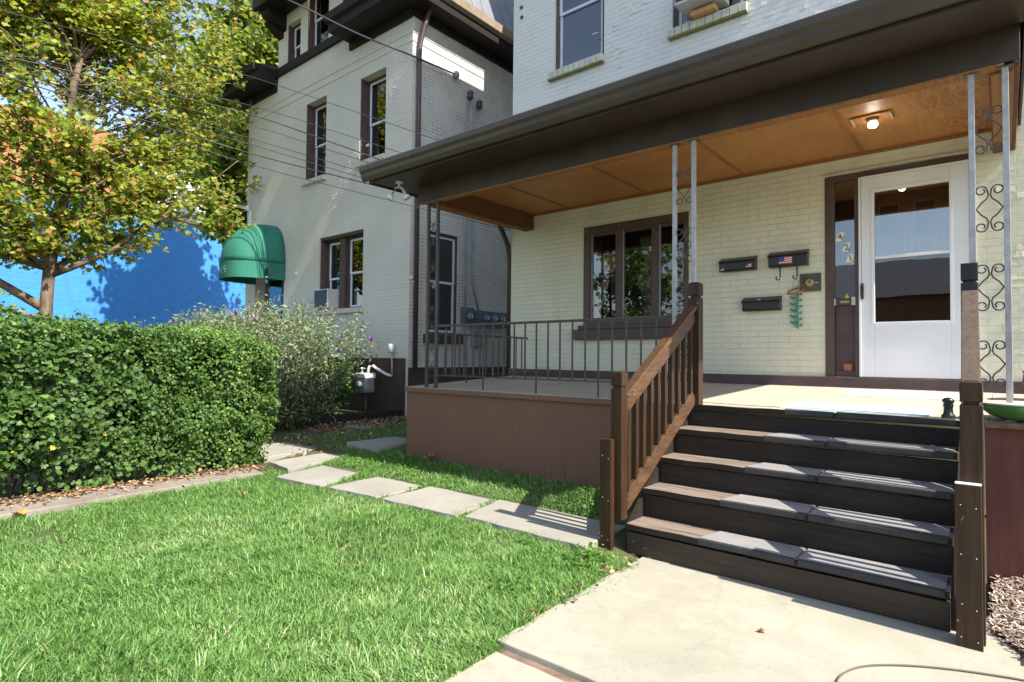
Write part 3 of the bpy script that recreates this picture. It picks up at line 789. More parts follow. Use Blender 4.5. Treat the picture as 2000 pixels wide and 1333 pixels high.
# upper windows
for i, (U, sill) in enumerate(((U1, (-5.15, -4.21)), (U2, (-3.25, -2.26)))):
    w = dh_window(house, 'y', YF, U[0], U[1], U[2], U[3], .06, 1, MT['frame_br'], MT['sash'], .42)
    s = MB(); nb = 10; x0, x1 = sill
    for k in range(nb):
        a = x0 + (x1 - x0) * k / nb
        s.box(a + .004, a + (x1 - x0) / nb - .004, YF - .075, YF + .055, U[2] - .105, U[2] - .004 - random.uniform(0, .006), MT['sillbrick'])
    s.box(x0 + .002, x1 - .002, YF - .066, YF + .0, U[2] - .122, U[2] - .1, MT['moss'])
    s.build('sill', w)
# anchor plates high on the left
for (x, z) in ((-5.70, 6.70), (-5.71, 6.86)):
    s = MB(); s.lathe([(0, 0), (.03, 0), (.024, -.02), (0, -.02)], (x, YF, z), MT['rail'], 10, 'y'); s.build('wall_anchor', house)
dp = MB(); dp.tube([(XL - .10, 6.80, 3.45), (XL - .05, 6.95, 3.15), (XL - .045, 6.99, 2.9), (XL - .045, 6.99, .4)], .04, MT['trim'], 8); dp.build('downspout', house)

# ================================================================== PORCH
porch = thing('porch', (-2.8, 4.9, 0), 'front porch with brown skirt, iron columns and dark fascia under a low roof', 'porch')
def dz(y): return 1.02 + .0503 * (y - 4.88)
PX0, PX1 = -5.82, .62
d = MB(); nb = 46; wd = (PX1 - PX0) / nb
for k in range(nb):
    a = PX0 + k * wd; e = random.uniform(-.0015, .0015)
    ya, yb = 4.86, YF - .045
    v = [(a + .0015, ya, dz(ya) - .03 + e), (a + wd - .0015, ya, dz(ya) - .03 + e), (a + wd - .0015, yb, dz(yb) - .03 + e), (a + .0015, yb, dz(yb) - .03 + e),
         (a + .0015, ya, dz(ya) + e), (a + wd - .0015, ya, dz(ya) + e), (a + wd - .0015, yb, dz(yb) + e), (a + .0015, yb, dz(yb) + e)]
    d.add(v, [(0, 3, 2, 1), (4, 5, 6, 7), (0, 1, 5, 4), (1, 2, 6, 5), (2, 3, 7, 6), (3, 0, 4, 7)], MT['deckboards'])
d.build('deck', porch)
e = MB(); e.box(PX0 - .01, -2.16, 4.845, 4.858, .965, 1.015, MT['skirt']); e.build('deck_edge', porch)
e = MB(); e.box(-.10, PX1, 4.835, 4.858, .985, 1.018, MT['deckedge']); e.build('deck_edge', porch)
sk = MB(); x = PX0
while x < -2.2:
    w_ = .61; x1 = min(x + w_, -2.2); sk.box(x + .0008, x1 - .0008, 4.88, 4.90, -.05, .985, MT['skirt']); x = x1
sk.box(PX0, -2.2, 4.897, 4.905, -.05, .985, MT['skirt'])
sk.box(PX0, PX0 + .02, 4.906, YF - .05, -.05, 1.03, MT['skirt'])
sk.build('skirt', porch, bevel=.002)
sk = MB(); x = -.10
while x < PX1:
    x1 = min(x + .36, PX1); sk.box(x + .001, x1 - .001, 4.88, 4.90, -.05, .985, MT['skirt_red']); x = x1
sk.box(-.10, PX1, 4.897, 4.905, -.05, .985, MT['skirt_red']); o = sk.build('skirt', porch, bevel=.002); o['label'] = 'red brown skirt boards'
# ceiling
c = MB(); c.box(-5.43, -.06, 4.99, YF - .002, 3.57, 3.59, MT['ply']); ceil = c.build('ceiling', porch)
for xb in (-1.097, -2.316, -3.55, -4.79):
    b = MB(); b.box(xb - .016, xb + .016, 5.0, YF - .03, 3.558, 3.569, MT['batten']); b.build('batten', ceil, bevel=.002)
b = MB(); b.box(-5.42, -.06, YF - .028, YF - .003, 3.535, 3.569, MT['batten']); b.build('cornice_strip', ceil, bevel=.003)
# beam, fascia, soffit, gutter: front
bm_ = MB()
bm_.box(-5.68, .10, 4.90, 4.985, 3.34, 3.60, MT['trim'])
bm_.box(-5.69, .105, 4.885, 4.90, 3.57, 3.60, MT['trim'])
beam = bm_.build('beam', porch, bevel=.004)
b = MB(); b.box(-5.60, .02, 4.90, 4.985, 3.325, 3.339, MT['batten']); b.box(-5.43, -.06, 4.986, 5.03, 3.34, 3.569, MT['beamwood']); b.build('beam_lining', beam)
for (xa, xb_) in ((-5.60, -5.43), (-.06, .10)):
    s = MB(); s.box(xa, xb_, 4.986, YF - .002, 3.33, 3.60, MT['beamwood']); s.box(xa + .01, xb_ - .03, 4.99, YF - .35, 3.305, 3.33, MT['batten']); s.build('side_beam', porch, bevel=.004)
sf = MB()
sf.box(-6.02, .12, 4.44, 4.884, 3.565, 3.585, MT['trim'])              # soffit
sf.box(-6.02, -5.70, 4.884, YF - .002, 3.565, 3.585, MT['trim'])
sf.build('soffit', porch)
fa = MB(); fa.box(-6.04, .12, 4.42, 4.44, 3.55, 3.70, MT['trim']); fa.box(-6.06, -6.04, 4.42, YF, 3.55, 3.74, MT['trim']); fa.box(.12, .14, 4.42, YF - .002, 3.55, 3.74, MT['trim'])
fa.build('fascia', porch, bevel=.003)
gt = MB()
prof = [(4.418, 3.60), (4.40, 3.575), (4.37, 3.575), (4.345, 3.62), (4.335, 3.66), (4.315, 3.69), (4.312, 3.745), (4.322, 3.757), (4.332, 3.752), (4.328, 3.70), (4.352, 3.66), (4.418, 3.64)]
gt.prism(prof, 'x', -6.12, .16, MT['gutter'])
gut = gt.build('gutter', porch)
for xj in (-5.2, -3.4, -1.45):
    gj = MB(); gj.prism([(a_ + (-.003 if a_ < 4.36 else 0), b_ - .003) for a_, b_ in prof[2:8]] + [(4.40, 3.70)], 'x', xj, xj + .06, MT['gutter'])
    gj.build('gutter_joint', gut)
rf = MB(); rf.prism([(4.335, 3.70), (4.335, 3.755), (YF - .003, 4.22), (YF - .003, 3.72)], 'x', -6.0, .13, MT['shingle']); rf.build('roof', porch)

# iron columns: two square posts with lyre scrolls between
def scroll_pts(cx, y, zc, h, w):
    """one lyre: diamond with curls top and bottom, mirrored"""
    out = []
    for sx in (-1, 1):
        p = []
        c0, z0_, r0_ = w * .29, h * .5 - .030, .030
        for i in range(18):                     # curl: inner end, outer side, over the top, in to the middle
            t = i / 17; a = math.radians(-230 + 400 * t); r = r0_ * (.45 + .55 * min(1, t * 1.6))
            p.append((sx * (c0 + r * math.cos(a)), z0_ + r * math.sin(a)))
        p += [(sx * w * .035, h * .5 - .062), (sx * w * .10, h * .5 - .085), (sx * w * .30, h * .13), (sx * w * .48, .0)]
        q = [(a_, -b_) for a_, b_ in p]
        full = p + q[::-1][1:]
        out.append([(cx + a_, y, zc + b_) for a_, b_ in full])
    return out

def column(x0, x1, y, mat, zs, zb, zt=3.325):
    m = MB(); w = .034
    for x in (x0, x1):
        m.box(x - w / 2, x + w / 2, y - w / 2, y + w / 2, zb + .006, zt, mat)
        m.box(x - .045, x + .045, y - .03, y + .03, zt - .006, zt + .0, MT['rail'])
        m.box(x - .03, x + .03, y - .03, y + .03, zb, zb + .006, mat)
    col = m.build('column', porch, bevel=.002)
    for z in zs:
        s = MB()
        for path in scroll_pts((x0 + x1) / 2, y, z, .30, x1 - x0 - w):
            s.tube(path, .0046, MT['scroll'], 6)
        s.build('scroll', col)
    return col
ZS = (2.93, 2.41, 1.89, 1.39)
column(-5.515, -5.345, 4.935, MT['rail'], ZS, dz(4.935))
column(-2.247, -2.071, 4.935, MT['iron'], ZS, dz(4.935))
column(-.150, .025, 4.935, MT['iron'], ZS, dz(4.935))
# porch railings
def railing(p0, p1, z_top, z_bot, n, legs):
    m = MB(); a0, a1 = Vector((p0[0], p0[1], 0)), Vector((p1[0], p1[1], 0))
    Z = Vector((0, 0, 1))
    m.bar(a0 + Z * z_top, a1 + Z * z_top, .042, .014, MT['rail']); m.bar(a0 + Z * (z_top - .013), a1 + Z * (z_top - .013), .02, .012, MT['rail'])
    m.bar(a0 + Z * z_bot, a1 + Z * z_bot, .03, .014, MT['rail'])
    r = m.build('railing', porch)
    for k in range(1, n):
        p = a0.lerp(a1, k / n); b = MB(); zl = dz(p.y) + .001 if k in legs else z_bot + .007
        b.bar((p.x, p.y, zl), (p.x, p.y, z_top - .019), .014, .014, MT['rail'], (0, 1, 0)); b.build('baluster', r)
railing((-5.325, 4.935), (-2.27, 4.935), 1.785, 1.175, 20, (5, 10, 15))
railing((-5.50, 4.97), (-5.50, YF - .05), 1.70, 1.165, 15, (5, 10))

# ================================================================== STEPS
steps = thing('wooden_steps', (-1.15, 4.3, 0), 'five wooden porch steps with worn brown treads and two sloping handrails', 'steps')
NY = [3.78, 4.03, 4.29, 4.56, 4.84]; NZ = [.222, .435, .635, .835, 1.018]
SX0, SX1 = -2.085, -.225
for i in range(5):
    t = MB(); ye = (NY[i + 1] + .03 if i < 4 else 4.862)
    y0 = NY[i]
    # worn nosing: a few wobbly segments
    nseg = 14
    top = []; 
    for k in range(nseg + 1):
        x = SX0 + (SX1 - SX0) * k / nseg
        top.append((x, y0 + random.uniform(-.004, .006), NZ[i] + random.uniform(-.003, .003)))
    for k in range(nseg):
        a, b = top[k], top[k + 1]; th = .042
        v = [a, b, (b[0], ye, NZ[i]), (a[0], ye, NZ[i]), (a[0], a[1] + .004, a[2] - th), (b[0], b[1] + .004, b[2] - th), (b[0], ye, NZ[i] - th), (a[0], ye, NZ[i] - th)]
        t.add(v, [(0, 1, 2, 3)], MT['tread']); t.add(v, [(4, 7, 6, 5), (0, 4, 5, 1), (2, 6, 7, 3)], MT['riser'])  # nosing front takes the dark riser colour, its shade painted in
    for q in (0, nseg):
        a = top[q]; t.add([a, (a[0], ye, NZ[i]), (a[0], ye, NZ[i] - .042), (a[0], a[1] + .004, a[2] - .042)], [(0, 1, 2, 3)], MT['tread'])
    t.build('tread', steps)
    r = MB()
    zb = .0 if i == 0 else NZ[i - 1] + .001
    zt = NZ[i] - .045
    if i == 0: r.box(SX0, SX1, NY[0] + .012, NY[0] + .05, .015, zt - .012, MT['plank'])
    else: r.box(SX0, SX1, NY[i] + .030, NY[i] + .06, zb, zt - .016 + random.uniform(0, .012), MT['riser'])
    r.build('riser' if i else 'base_plank', steps, bevel=.003)
# side stringers
for x in (SX0 - .035, SX1 + .001):
    s = MB(); s.prism([(3.83, .012), (4.85, .012), (4.85, .985), (4.60, .80), (3.83, .19)], 'x', x, x + .033, MT['riser']); s.build('stringer', steps)
def post(x, y, w, z0, zt, groove, mat, capmat=None, name='newel_post'):
    m = MB(); h = w / 2; cm = capmat or mat
    m.box(x - h, x + h, y - h, y + h, z0, groove - .008, mat)
    m.box(x - h + .012, x + h - .012, y - h + .012, y + h - .012, groove - .008, groove + .008, MT['black'])
    m.box(x - h, x + h, y - h, y + h, groove + .008, zt - .012, cm)
    v = [(x - h, y - h, zt - .012), (x + h, y - h, zt - .012), (x + h, y + h, zt - .012), (x - h, y + h, zt - .012)]
    k = h - .02; v += [(x - k, y - k, zt), (x + k, y - k, zt), (x + k, y + k, zt), (x - k, y + k, zt)]
    m.add(v, [(4, 5, 6, 7), (0, 1, 5, 4), (1, 2, 6, 5), (2, 3, 7, 6), (3, 0, 4, 7)], cm)
    return m.build(name, steps, bevel=.004)
LN, LU = (-2.155, 3.80), (-2.00, 4.81)
RN, RU = (-.128, 3.745), (-.165, 4.78)
post(*LN, .092, .24, 1.31, 1.195, MT['post']); post(*LU, .092, 1.02, 2.055, 1.93, MT['post'])
post(*RN, .092, .02, 1.31, 1.195, MT['post'])
m = MB(); x, y = RU; h = .044
m.box(x - h, x + h, y - h, y + h, 1.02, 1.815, MT['post']); m.box(x - h, x + h, y - h, y + h, 1.816, 1.91, MT['blackwood'])
m.box(x - h + .01, x + h - .01, y - h + .01, y + h - .01, 1.91, 1.925, MT['blackwood']); m.box(x - h, x + h, y - h, y + h, 1.925, 2.035, MT['blackwood'])
o = m.build('newel_post', steps, bevel=.004); o['label'] = 'newel post with a black painted top'
m = MB(); m.box(-2.262, -2.165, 3.705, 3.752, -.02, .82, MT['post']); m.build('short_post', steps, bevel=.006)
m = MB(); m.box(-.195, -.090, 3.645, 3.697, -.01, .80, MT['post']); m.box(-.195, -.090, 3.647, 3.697, .80, .806, MT['white']); m.build('short_post', steps, bevel=.004)
nm = MB()
for (x, z) in ((-.172, .70), (-.112, .69), (-.172, .46), (-.112, .45), (-.17, .22), (-.114, .2), (-.175, .06), (-.11, .05)):
    nm.lathe([(0, 0), (.0038, 0), (.003, -.0015), (0, -.002)], (x, 3.645, z), MT['galv'], 8, 'y')
for (x, z) in ((-2.24, .70), (-2.19, .68), (-2.235, .40), (-2.19, .38), (-2.24, .12), (-2.19, .1)):
    nm.lathe([(0, 0), (.0038, 0), (.003, -.0015), (0, -.002)], (x, 3.705, z), MT['galv'], 8, 'y')
nm.build('nail_heads', steps)
def hand(n0, n1, mt):
    a, b = Vector((*n0, 0)), Vector((*n1, 0)); dirv = (b - a); L = dirv.length
    A = a + dirv * (.046 / L); B = b - dirv * (.046 / L)
    Z = Vector((0, 0, 1)); up_ = Z
    m = MB(); zt0, zt1 = 1.125, 1.845
    m.bar(A + Z * zt0, B + Z * zt1, .085, .036, mt); m.bar(A + Z * (zt0 - .072), B + Z * (zt1 - .072), .038, .115, MT['rail_wood'])
    m.build('handrail', steps, bevel=.005)
    m = MB(); zb0, zb1 = .33, 1.09; m.bar(A + Z * zb0, B + Z * zb1, .038, .11, MT['rail_wood']); m.build('bottom_rail', steps, bevel=.004)
    n = 10
    for k in range(n):
        t = (k + .55) / n; p = A.lerp(B, t); zl = zb0 + (zb1 - zb0) * t + .045; zh = zt0 + (zt1 - zt0) * t - .13
        q = MB(); q.bar((p.x, p.y, zl), (p.x, p.y, zh), .036, .040, MT['post'], (0, 1, 0)); q.build('baluster', steps, bevel=.002)
hand(LN, LU, MT['rail_wood']); hand(RN, RU, MT['barewood'])
# rubber mats on the treads (two a step)
RANK = ['lowest', 'second', 'third', 'fourth', 'top']
starts = [-1.55, -1.50, -1.42, -1.37, -1.30]
for i in range(5):
    for j, (x0, x1) in enumerate(((starts[i], -.965), (-.945, -.245))):
        mb = MB(); nx = 4; y0 = NY[i] - .006; y1 = (NY[i + 1] + .02 if i < 4 else 4.855) - (.02 if i < 4 else .0)
        top = []; tl = random.uniform(-.004, .004)
        for k in range(nx + 1):
            t = k / nx; x = x0 + (x1 - x0) * t
            zt = NZ[i] + .009 + tl * t; sk = (.05 if (j == 0 and k == 0) else 0)
            top.append([(x + sk, y1, zt), (x, y0 + .010, zt), (x, y0 - .003, zt - .008), (x, y0 - .005, NZ[i] - .032)])
        vs = [p for r_ in top for p in r_]
        fs = [(k * 4 + q, (k + 1) * 4 + q, (k + 1) * 4 + q + 1, k * 4 + q + 1) for k in range(nx) for q in range(3)]
        mb.add(vs, [f_ for f_ in fs if f_[0] % 4 == 0], MT['rubber'], False); mb.add(vs, [f_ for f_ in fs if f_[0] % 4], MT['rubbershade'], False)
        o = mb.build('tread_mat', loc=((x0 + x1) / 2, y0, NZ[i]))
        so = o.modifiers.new('solid', 'SOLIDIFY'); so.thickness = .006; so.offset = -1
        tag(o, 'grey rubber mat on the %s wooden step, %s half' % (RANK[i], ('left or middle' if j == 0 else 'right')), 'tread mat', 'rubber mats on the wooden steps')

# ================================================================== THINGS ON THE PORCH WALL
def flag(mb, x, y, z, w, h):
    """small stars and stripes sticker facing -Y"""
    for k in range(7): mb.box(x, x + w, y - .001, y, z + h * k / 7, z + h * (k + 1) / 7, MT['stripe_r'] if k % 2 == 0 else MT['paper'])
    mb.box(x, x + w * .42, y - .002, y - .001, z + h * 3 / 7, z + h, MT['stripe_b'])
def mailbox(x0, x1, z0, z1, label, flags, hooks=False, flap=False):
    cx = (x0 + x1) / 2
    t = thing('mailbox', (cx, YF, z0), label, 'mailbox', 'black wall mailboxes beside the door')
    m = MB(); m.prism([(YF - .001, z0), (YF - .085, z0), (YF - .095, z0 + .02), (YF - .095, z1 - .05), (YF - .001, z1 - .01)], 'x', x0, x1, MT['black']); m.build('box', t, bevel=.004)
    l_ = MB(); l_.prism([(YF - .001, z1 - .006), (YF - .108, z1 - .052), (YF - .112, z1 - .066), (YF - .106, z1 - .064), (YF - .103, z1 - .045), (YF - .001, z1 + .002)], 'x', x0 - .005, x1 + .005, MT['black']); l_.build('lid', t)
    for (fx, fz, w, h) in flags:
        f_ = MB(); flag(f_, fx, YF - .0965, fz, w, h); f_.build('flag_sticker', t)
    if hooks:
        for hx in (x0 + .115, x1 - .11):
            k = MB(); k.tube([(hx, YF - .05, z0 + .002), (hx, YF - .05, z0 - .11), (hx - .006, YF - .055, z0 - .135), (hx - .022, YF - .065, z0 - .142), (hx - .036, YF - .07, z0 - .13), (hx - .036, YF - .07, z0 - .10)], .007, MT['black'], 8); k.build('hook', t)
mailbox(-2.575, -2.165, 2.437, 2.602, 'black mailbox with two tiny flag stickers, leftmost by the door', [(-2.565, 2.447, .05, .03), (-2.265, 2.465, .065, .04)])
mailbox(-2.02, -1.62, 2.437, 2.618, 'black mailbox with large flag sticker and two scroll hooks', [(-1.905, 2.465, .135, .08)], True)
mailbox(-2.31, -1.90, 1.960, 2.122, 'black mailbox mounted lower than the other two', [(-2.16, 2.066, .06, .026)])
# slate plaque
t = thing('plaque', (-1.6, YF, 2.15), 'square dark stone plaque with round brass dial beside the door', 'plaque')
m = MB(); m.box(-1.71, -1.50, YF - .022, YF - .001, 2.152, 2.348, MT['slate']); m.build('plate', t, bevel=.004)
m = MB(); m.lathe([(.0, 0), (.046, 0), (.046, -.008), (.03, -.012), (0, -.012)], (-1.613, YF - .022, 2.25), MT['brass'], 20, 'y'); m.bar((-1.56, YF - .028, 2.243), (-1.525, YF - .028, 2.243), .006, .006, MT['white']); m.build('dial', t)
# hanging garland
t = thing('wind_chime', (-1.76, YF - .05, 1.75), 'hanging string of green and blue glass birds below the mailbox hook', 'ornament')
m = MB(); ring = [(-1.735 + .035 * math.cos(a), YF - .065, 2.245 + .04 * math.sin(a)) for a in np.linspace(0, 2 * math.pi, 17)]
m.tube(ring, .003, MT['brass'], 6, False)
m.build('ring', t)
m = MB(); m.tube([(-1.745 + .082 * math.cos(a), YF - .045 + .025 * math.sin(a), 2.165 + .028 * math.sin(a) + .018 * math.cos(a)) for a in np.linspace(0, 2 * math.pi, 25)], .009, MT['terra'], 8, False); m.build('hoop', t)
m = MB(); m.tube([(-1.735, YF - .045, 2.205), (-1.74, YF - .04, 1.76)], .002, MT['brass'], 5); m.build('string', t)
z = 2.12
for k in range(11):
    m = MB(); sx = (-1) ** k; cx = -1.742 + sx * .016; mt = [MT['ornament_g'], MT['ornament_b'], MT['ornament_g'], MT['ornament_t'], MT['ornament_g']][k % 5]
    # bird: body, head, tail and wing
    prof = [(0, -.034), (.008, -.03), (.016, -.01), (.017, .006), (.010, .02), (0, .026)]
    m.lathe(prof, (cx, YF - .045, z), mt, 10, 'x' if k % 2 else 'z')
    m.add([(cx - sx * .01, YF - .045, z), (cx + sx * .05, YF - .055, z + .026), (cx + sx * .044, YF - .05, z - .006)], [(0, 1, 2)], mt)
    m.add([(cx, YF - .058, z), (cx - sx * .045, YF - .075, z + .014), (cx - sx * .03, YF - .06, z - .022)], [(0, 1, 2)], mt)
    m.build('glass_bird', t); z -= .034
# house number tiles on the sidelight
for ch, x, z in (('4', -1.322, 2.715), ('2', -1.262, 2.600), ('1', -1.226, 2.482)):
    t = thing('house_number', (x, YF + .03, z), 'slanted cream tile with the number %s on the narrow side window' % ch, 'house number', 'house number tiles 421')
    m = MB(); w, h, sl_ = .030, .046, .014
    v = [(x - w - sl_, YF + .012, z - h), (x + w - sl_, YF + .012, z - h), (x + w + sl_, YF + .012, z + h), (x - w + sl_, YF + .012, z + h)]
    v += [(a, b + .006, c2) for a, b, c2 in v]
    m.add(v, [(0, 1, 2, 3), (7, 6, 5, 4), (0, 4, 5, 1), (1, 5, 6, 2), (2, 6, 7, 3), (3, 7, 4, 0)], MT['number']); m.build('tile', t)
    text_part('numeral', ch, .095, MT['black'], Matrix.Translation((x, YF + .0105, z - .002)) @ Matrix.Shear('XZ', 4, (0.3, 0)) @ Matrix.Rotation(math.radians(90), 4, 'X') if False else front_mw(x, YF + .0105, z - .002, math.radians(14)), t, .0008)
# small things on the sidelight ledges
m = MB(); m.box(-1.29, -1.215, YF - .006, YF + .038, 1.302, 1.372, MT['brickblock']); tag(m.build('brick_piece', loc=(-1.25, YF + .02, 1.302)), 'small red brick standing at the bottom of the narrow side window', 'brick')
m = MB(); m.lathe([(0, 0), (.02, 0), (.026, .012), (.018, .03), (.008, .036), (.010, .05), (0, .056)], (-1.262, YF + .02, 2.061), MT['lemon'], 12); tag(m.build('bath_duck', loc=(-1.262, YF + .02, 2.061)), 'tiny yellow figure on the ledge above the letter slot', 'ornament')

# ceiling lamp
t = thing('ceiling_lamp', (-.87, 5.98, 3.5), 'lit bulb on a rectangular wooden plate under the porch ceiling', 'lamp')
m = MB(); m.box(-1.02, -.74, 5.90, 6.09, 3.552, 3.569, MT['batten']); m.box(-1.035, -1.02, 5.89, 6.10, 3.545, 3.569, MT['tanwood_and_sun']); m.box(-.74, -.725, 5.89, 6.10, 3.545, 3.569, MT['tanwood_and_sun']); m.build('plate', t)
m = MB(); m.lathe([(0, 0), (.05, 0), (.045, -.03), (0, -.03)], (-.87, 5.99, 3.552), MT['brass'], 16); m.build('lamp_holder', t)
m = MB(); m.lathe([(0, 0), (.022, 0), (.036, -.02), (.04, -.035), (.03, -.055), (0, -.062)], (-.87, 5.99, 3.530), MT['bulb'], 16); m.build('bulb', t)
ll = bpy.data.lights.new('bulb_light', 'POINT'); ll.energy = 0.3; ll.color = (1, .85, .6); ll.shadow_soft_size = .04
lo = bpy.data.objects.new('bulb_light', ll); lo.location = (-.87, 5.99, 3.38); COL.objects.link(lo)

# floodlight under the left end of the roof
t = thing('floodlight', (-5.72, 4.62, 3.56), 'white double floodlight hanging under the left corner of the porch roof', 'floodlight')
m = MB(); m.lathe([(0, 0), (.055, 0), (.045, -.02), (.02, -.03), (0, -.03)], (-5.72, 4.62, 3.564), MT['acgrey'], 14); m.tube([(-5.72, 4.62, 3.54), (-5.72, 4.62, 3.5)], .015, MT['acgrey']); m.build('bracket', t)
for (dx, dy) in ((-.075, -.05), (.085, .03)):
    m = MB(); a = Vector((-5.72, 4.62, 3.50)); b = a + Vector((dx * .5, dy * .5, -.02)); c2 = a + Vector((dx, dy, -.10)); e2 = a + Vector((dx * 1.25, dy * 1.6, -.15))
    m.tube([a, b, c2], [.012, .014, .022], MT['acgrey']); m.tube([c2, c2.lerp(e2, .4), e2], [.026, .042, .05], MT['white'], 12); m.build('lamp_head', t)

# mats, finial, bowl and pot on the deck
def deck_mat(name, x0, x1, y0, y1, mat, label, ribs, off=.0):
    mb = MB(); n = ribs * 4; vs = []
    for k in range(n + 1):
        y = y0 + (y1 - y0) * k / n; z = dz(y) + .006 + .004 * abs(math.sin(math.pi * k / 4)) + off
        vs += [(x0 + random.uniform(-.004, .004), y, z), (x1 + random.uniform(-.004, .004), y, z)]
    mb.add(vs, [(2 * k, 2 * k + 1, 2 * k + 3, 2 * k + 2) for k in range(n)], mat)
    o = mb.build(name, loc=((x0 + x1) / 2, y0, dz(y0))); s = o.modifiers.new('solid', 'SOLIDIFY'); s.thickness = .006
    tag(o, label, 'mat')
deck_mat('door_mat', -1.15, -.27, 6.12, 6.70, MT['mat_w'], 'white woven mat on the sunlit deck before the storm door', 6)
deck_mat('rag_rug', -1.36, -.40, 4.93, 5.42, MT['mat_t'], 'pale turquoise ribbed rug at the top of the wooden steps', 5)
m = MB(); m.lathe([(0, 0), (.040, 0), (.040, .018), (.028, .03), (.026, .07), (.031, .085), (.026, .095), (.034, .11), (.036, .12), (.022, .135), (0, .14)], (-.292, 4.94, dz(4.94)), MT['black'], 20)
tag(m.build('finial', loc=(-.292, 4.94, dz(4.94))), 'small black turned knob standing at the right end of the top step', 'ornament')
t = thing('bowl', (.10, 4.99, dz(4.99)), 'shallow green bowl with cream rim at the deck edge behind the right post', 'bowl')
m = MB(); R0 = .24; pr = [(.06, .003), (.12, .010), (.18, .035), (.22, .07), (R0, .105), (R0 - .012, .105), (.20, .065), (.12, .022), (.0, .016)]
m.lathe(pr, (.10, 5.0, dz(4.99)), MT['bowl'], 40); m.build('body', t)
m = MB(); m.lathe([(R0 - .014, .106), (R0 + .004, .106), (R0 + .006, .116), (R0 - .012, .118)], (.10, 5.0, dz(4.99)), MT['bowlrim'], 40); m.build('rim', t)
m = MB(); m.lathe([(0, 0), (.10, 0), (.16, .06), (.19, .15), (.18, .22), (.19, .24), (.17, .24), (.16, .20), (0, .18)], (.30, 6.35, dz(6.35)), MT['pot'], 28)
tag(m.build('plant_pot', loc=(.30, 6.35, dz(6.35))), 'rounded dark pot on the deck at the right edge', 'pot')

# cable on the concrete
m = MB()
pts = [(-0.527, 2.594), (-0.561, 2.823), (-0.568, 2.922), (-0.550, 3.009), (-0.506, 3.100), (-0.428, 3.185), (-0.302, 3.278), (-0.175, 3.347), (-0.051, 3.399), (0.052, 3.434), (0.151, 3.457)]
sm = []
for i in range(len(pts) - 1):
    for k in range(4):
        t_ = k / 4; a = pts[max(i - 1, 0)]; b = pts[i]; c2 = pts[i + 1]; d2 = pts[min(i + 2, len(pts) - 1)]
        sm.append(tuple(.5 * ((2 * b[q]) + (-a[q] + c2[q]) * t_ + (2 * a[q] - 5 * b[q] + 4 * c2[q] - d2[q]) * t_ ** 2 + (-a[q] + 3 * b[q] - 3 * c2[q] + d2[q]) * t_ ** 3) for q in (0, 1)) + (.018,))
m.tube(sm, .0042, MT['thincable'], 6)
tag(m.build('cable', loc=(-.5, 3.05, .012)), 'thin brown cable lying in a curve on the concrete path', 'cable')

# ================================================================== NEIGHBOUR HOUSE
YN, XN, XNL = 7.0, -8.333, -14.66
nb_ = thing('brick_house', (-11.5, 12, .3), 'grey painted brick house with dark cornice and green dome awning', 'house')
A_ = (-11.32, -9.75, 2.37, 3.935); B_ = (-11.95, -11.15, 5.28, 7.03); C_ = (-9.93, -9.105, 5.29, 7.01)
D_ = (-14.15, -12.78, 1.38, 3.45); E1 = (-12.83, -12.27, 8.21, 9.16); E2 = (-11.97, -11.13, 8.21, 9.9); E3 = (-10.62, -10.2, 8.28, 9.16)
S_ = (7.43, 8.255, 1.83, 3.80)
w = MB()
wall(w, 'y', YN, XNL, XN, 1.37, 7.75, [A_, B_, C_, D_], BR['nfront'], .24)
wall(w, 'y', YN, -13.25, -9.95, 7.75, 10.6, [E1, E2, E3], BR['nfront'], .2)
w.box(XNL, -13.25, YN + .002, YN + .1, 7.75, 7.9, BR['nfront']); w.box(-9.95, XN, YN + .002, YN + .1, 7.75, 7.9, BR['nfront'])
wall(w, 'x', XN, YN, 18, 1.2, 7.9, [S_], BR['nside'], .13, None, -1)
w.add([(XNL, YN, 1.37), (XNL, 18, 1.37), (XNL, 18, 7.9), (XNL, YN, 7.9)], [(0, 1, 2, 3)], BR['nside'])
w.add([(-13.25, YN, 7.75), (-13.25, 9.5, 7.75), (-13.25, 9.5, 10.6), (-13.25, YN, 10.6)], [(0, 1, 2, 3)], BR['nside'])
w.add([(-9.95, YN, 7.75), (-9.95, 9.5, 7.75), (-9.95, 9.5, 10.6), (-9.95, YN, 10.6)], [(0, 1, 2, 3)], BR['nside'])
# unevenly laid bricks that catch the grazing sun
def proud(m, pts, y, mat, n):
    for q in range(n):
        (xa, za, sa) = random.choice(pts)
        x = random.gauss(xa, sa); z = round(random.gauss(za, sa) / .067) * .067 + .01
        L = random.choice((.04, .06, .10)); h = random.choice((.010, .014, .05)); t = math.tan(math.radians(random.uniform(2.5, 5.5))) * L
        m.add([(x, y - .0006, z), (x + L, y - .0006 - .0, z), (x + L, y - .0006, z + h), (x, y - .0006, z + h), (x, y - .001 - t, z), (x, y - .001 - t, z + h)], [(4, 1, 2, 5), (0, 4, 5, 3), (0, 1, 4), (3, 5, 2)], mat)
proud(w, [(-8.6, 6.9, .16), (-8.8, 6.3, .10), (-8.75, 5.9, .10), (-10.0, 5.4, .12), (-10.3, 5.15, .15), (-10.7, 4.9, .15), (-11.0, 4.6, .12), (-11.9, 4.3, .12), (-12.35, 3.7, .15), (-12.4, 3.2, .12), (-8.8, 2.3, .2), (-9.0, 1.9, .2), (-9.15, 1.55, .16), (-8.7, 1.55, .15), (-8.5, 2.7, .12)], YN, BR['nfront'], 240)
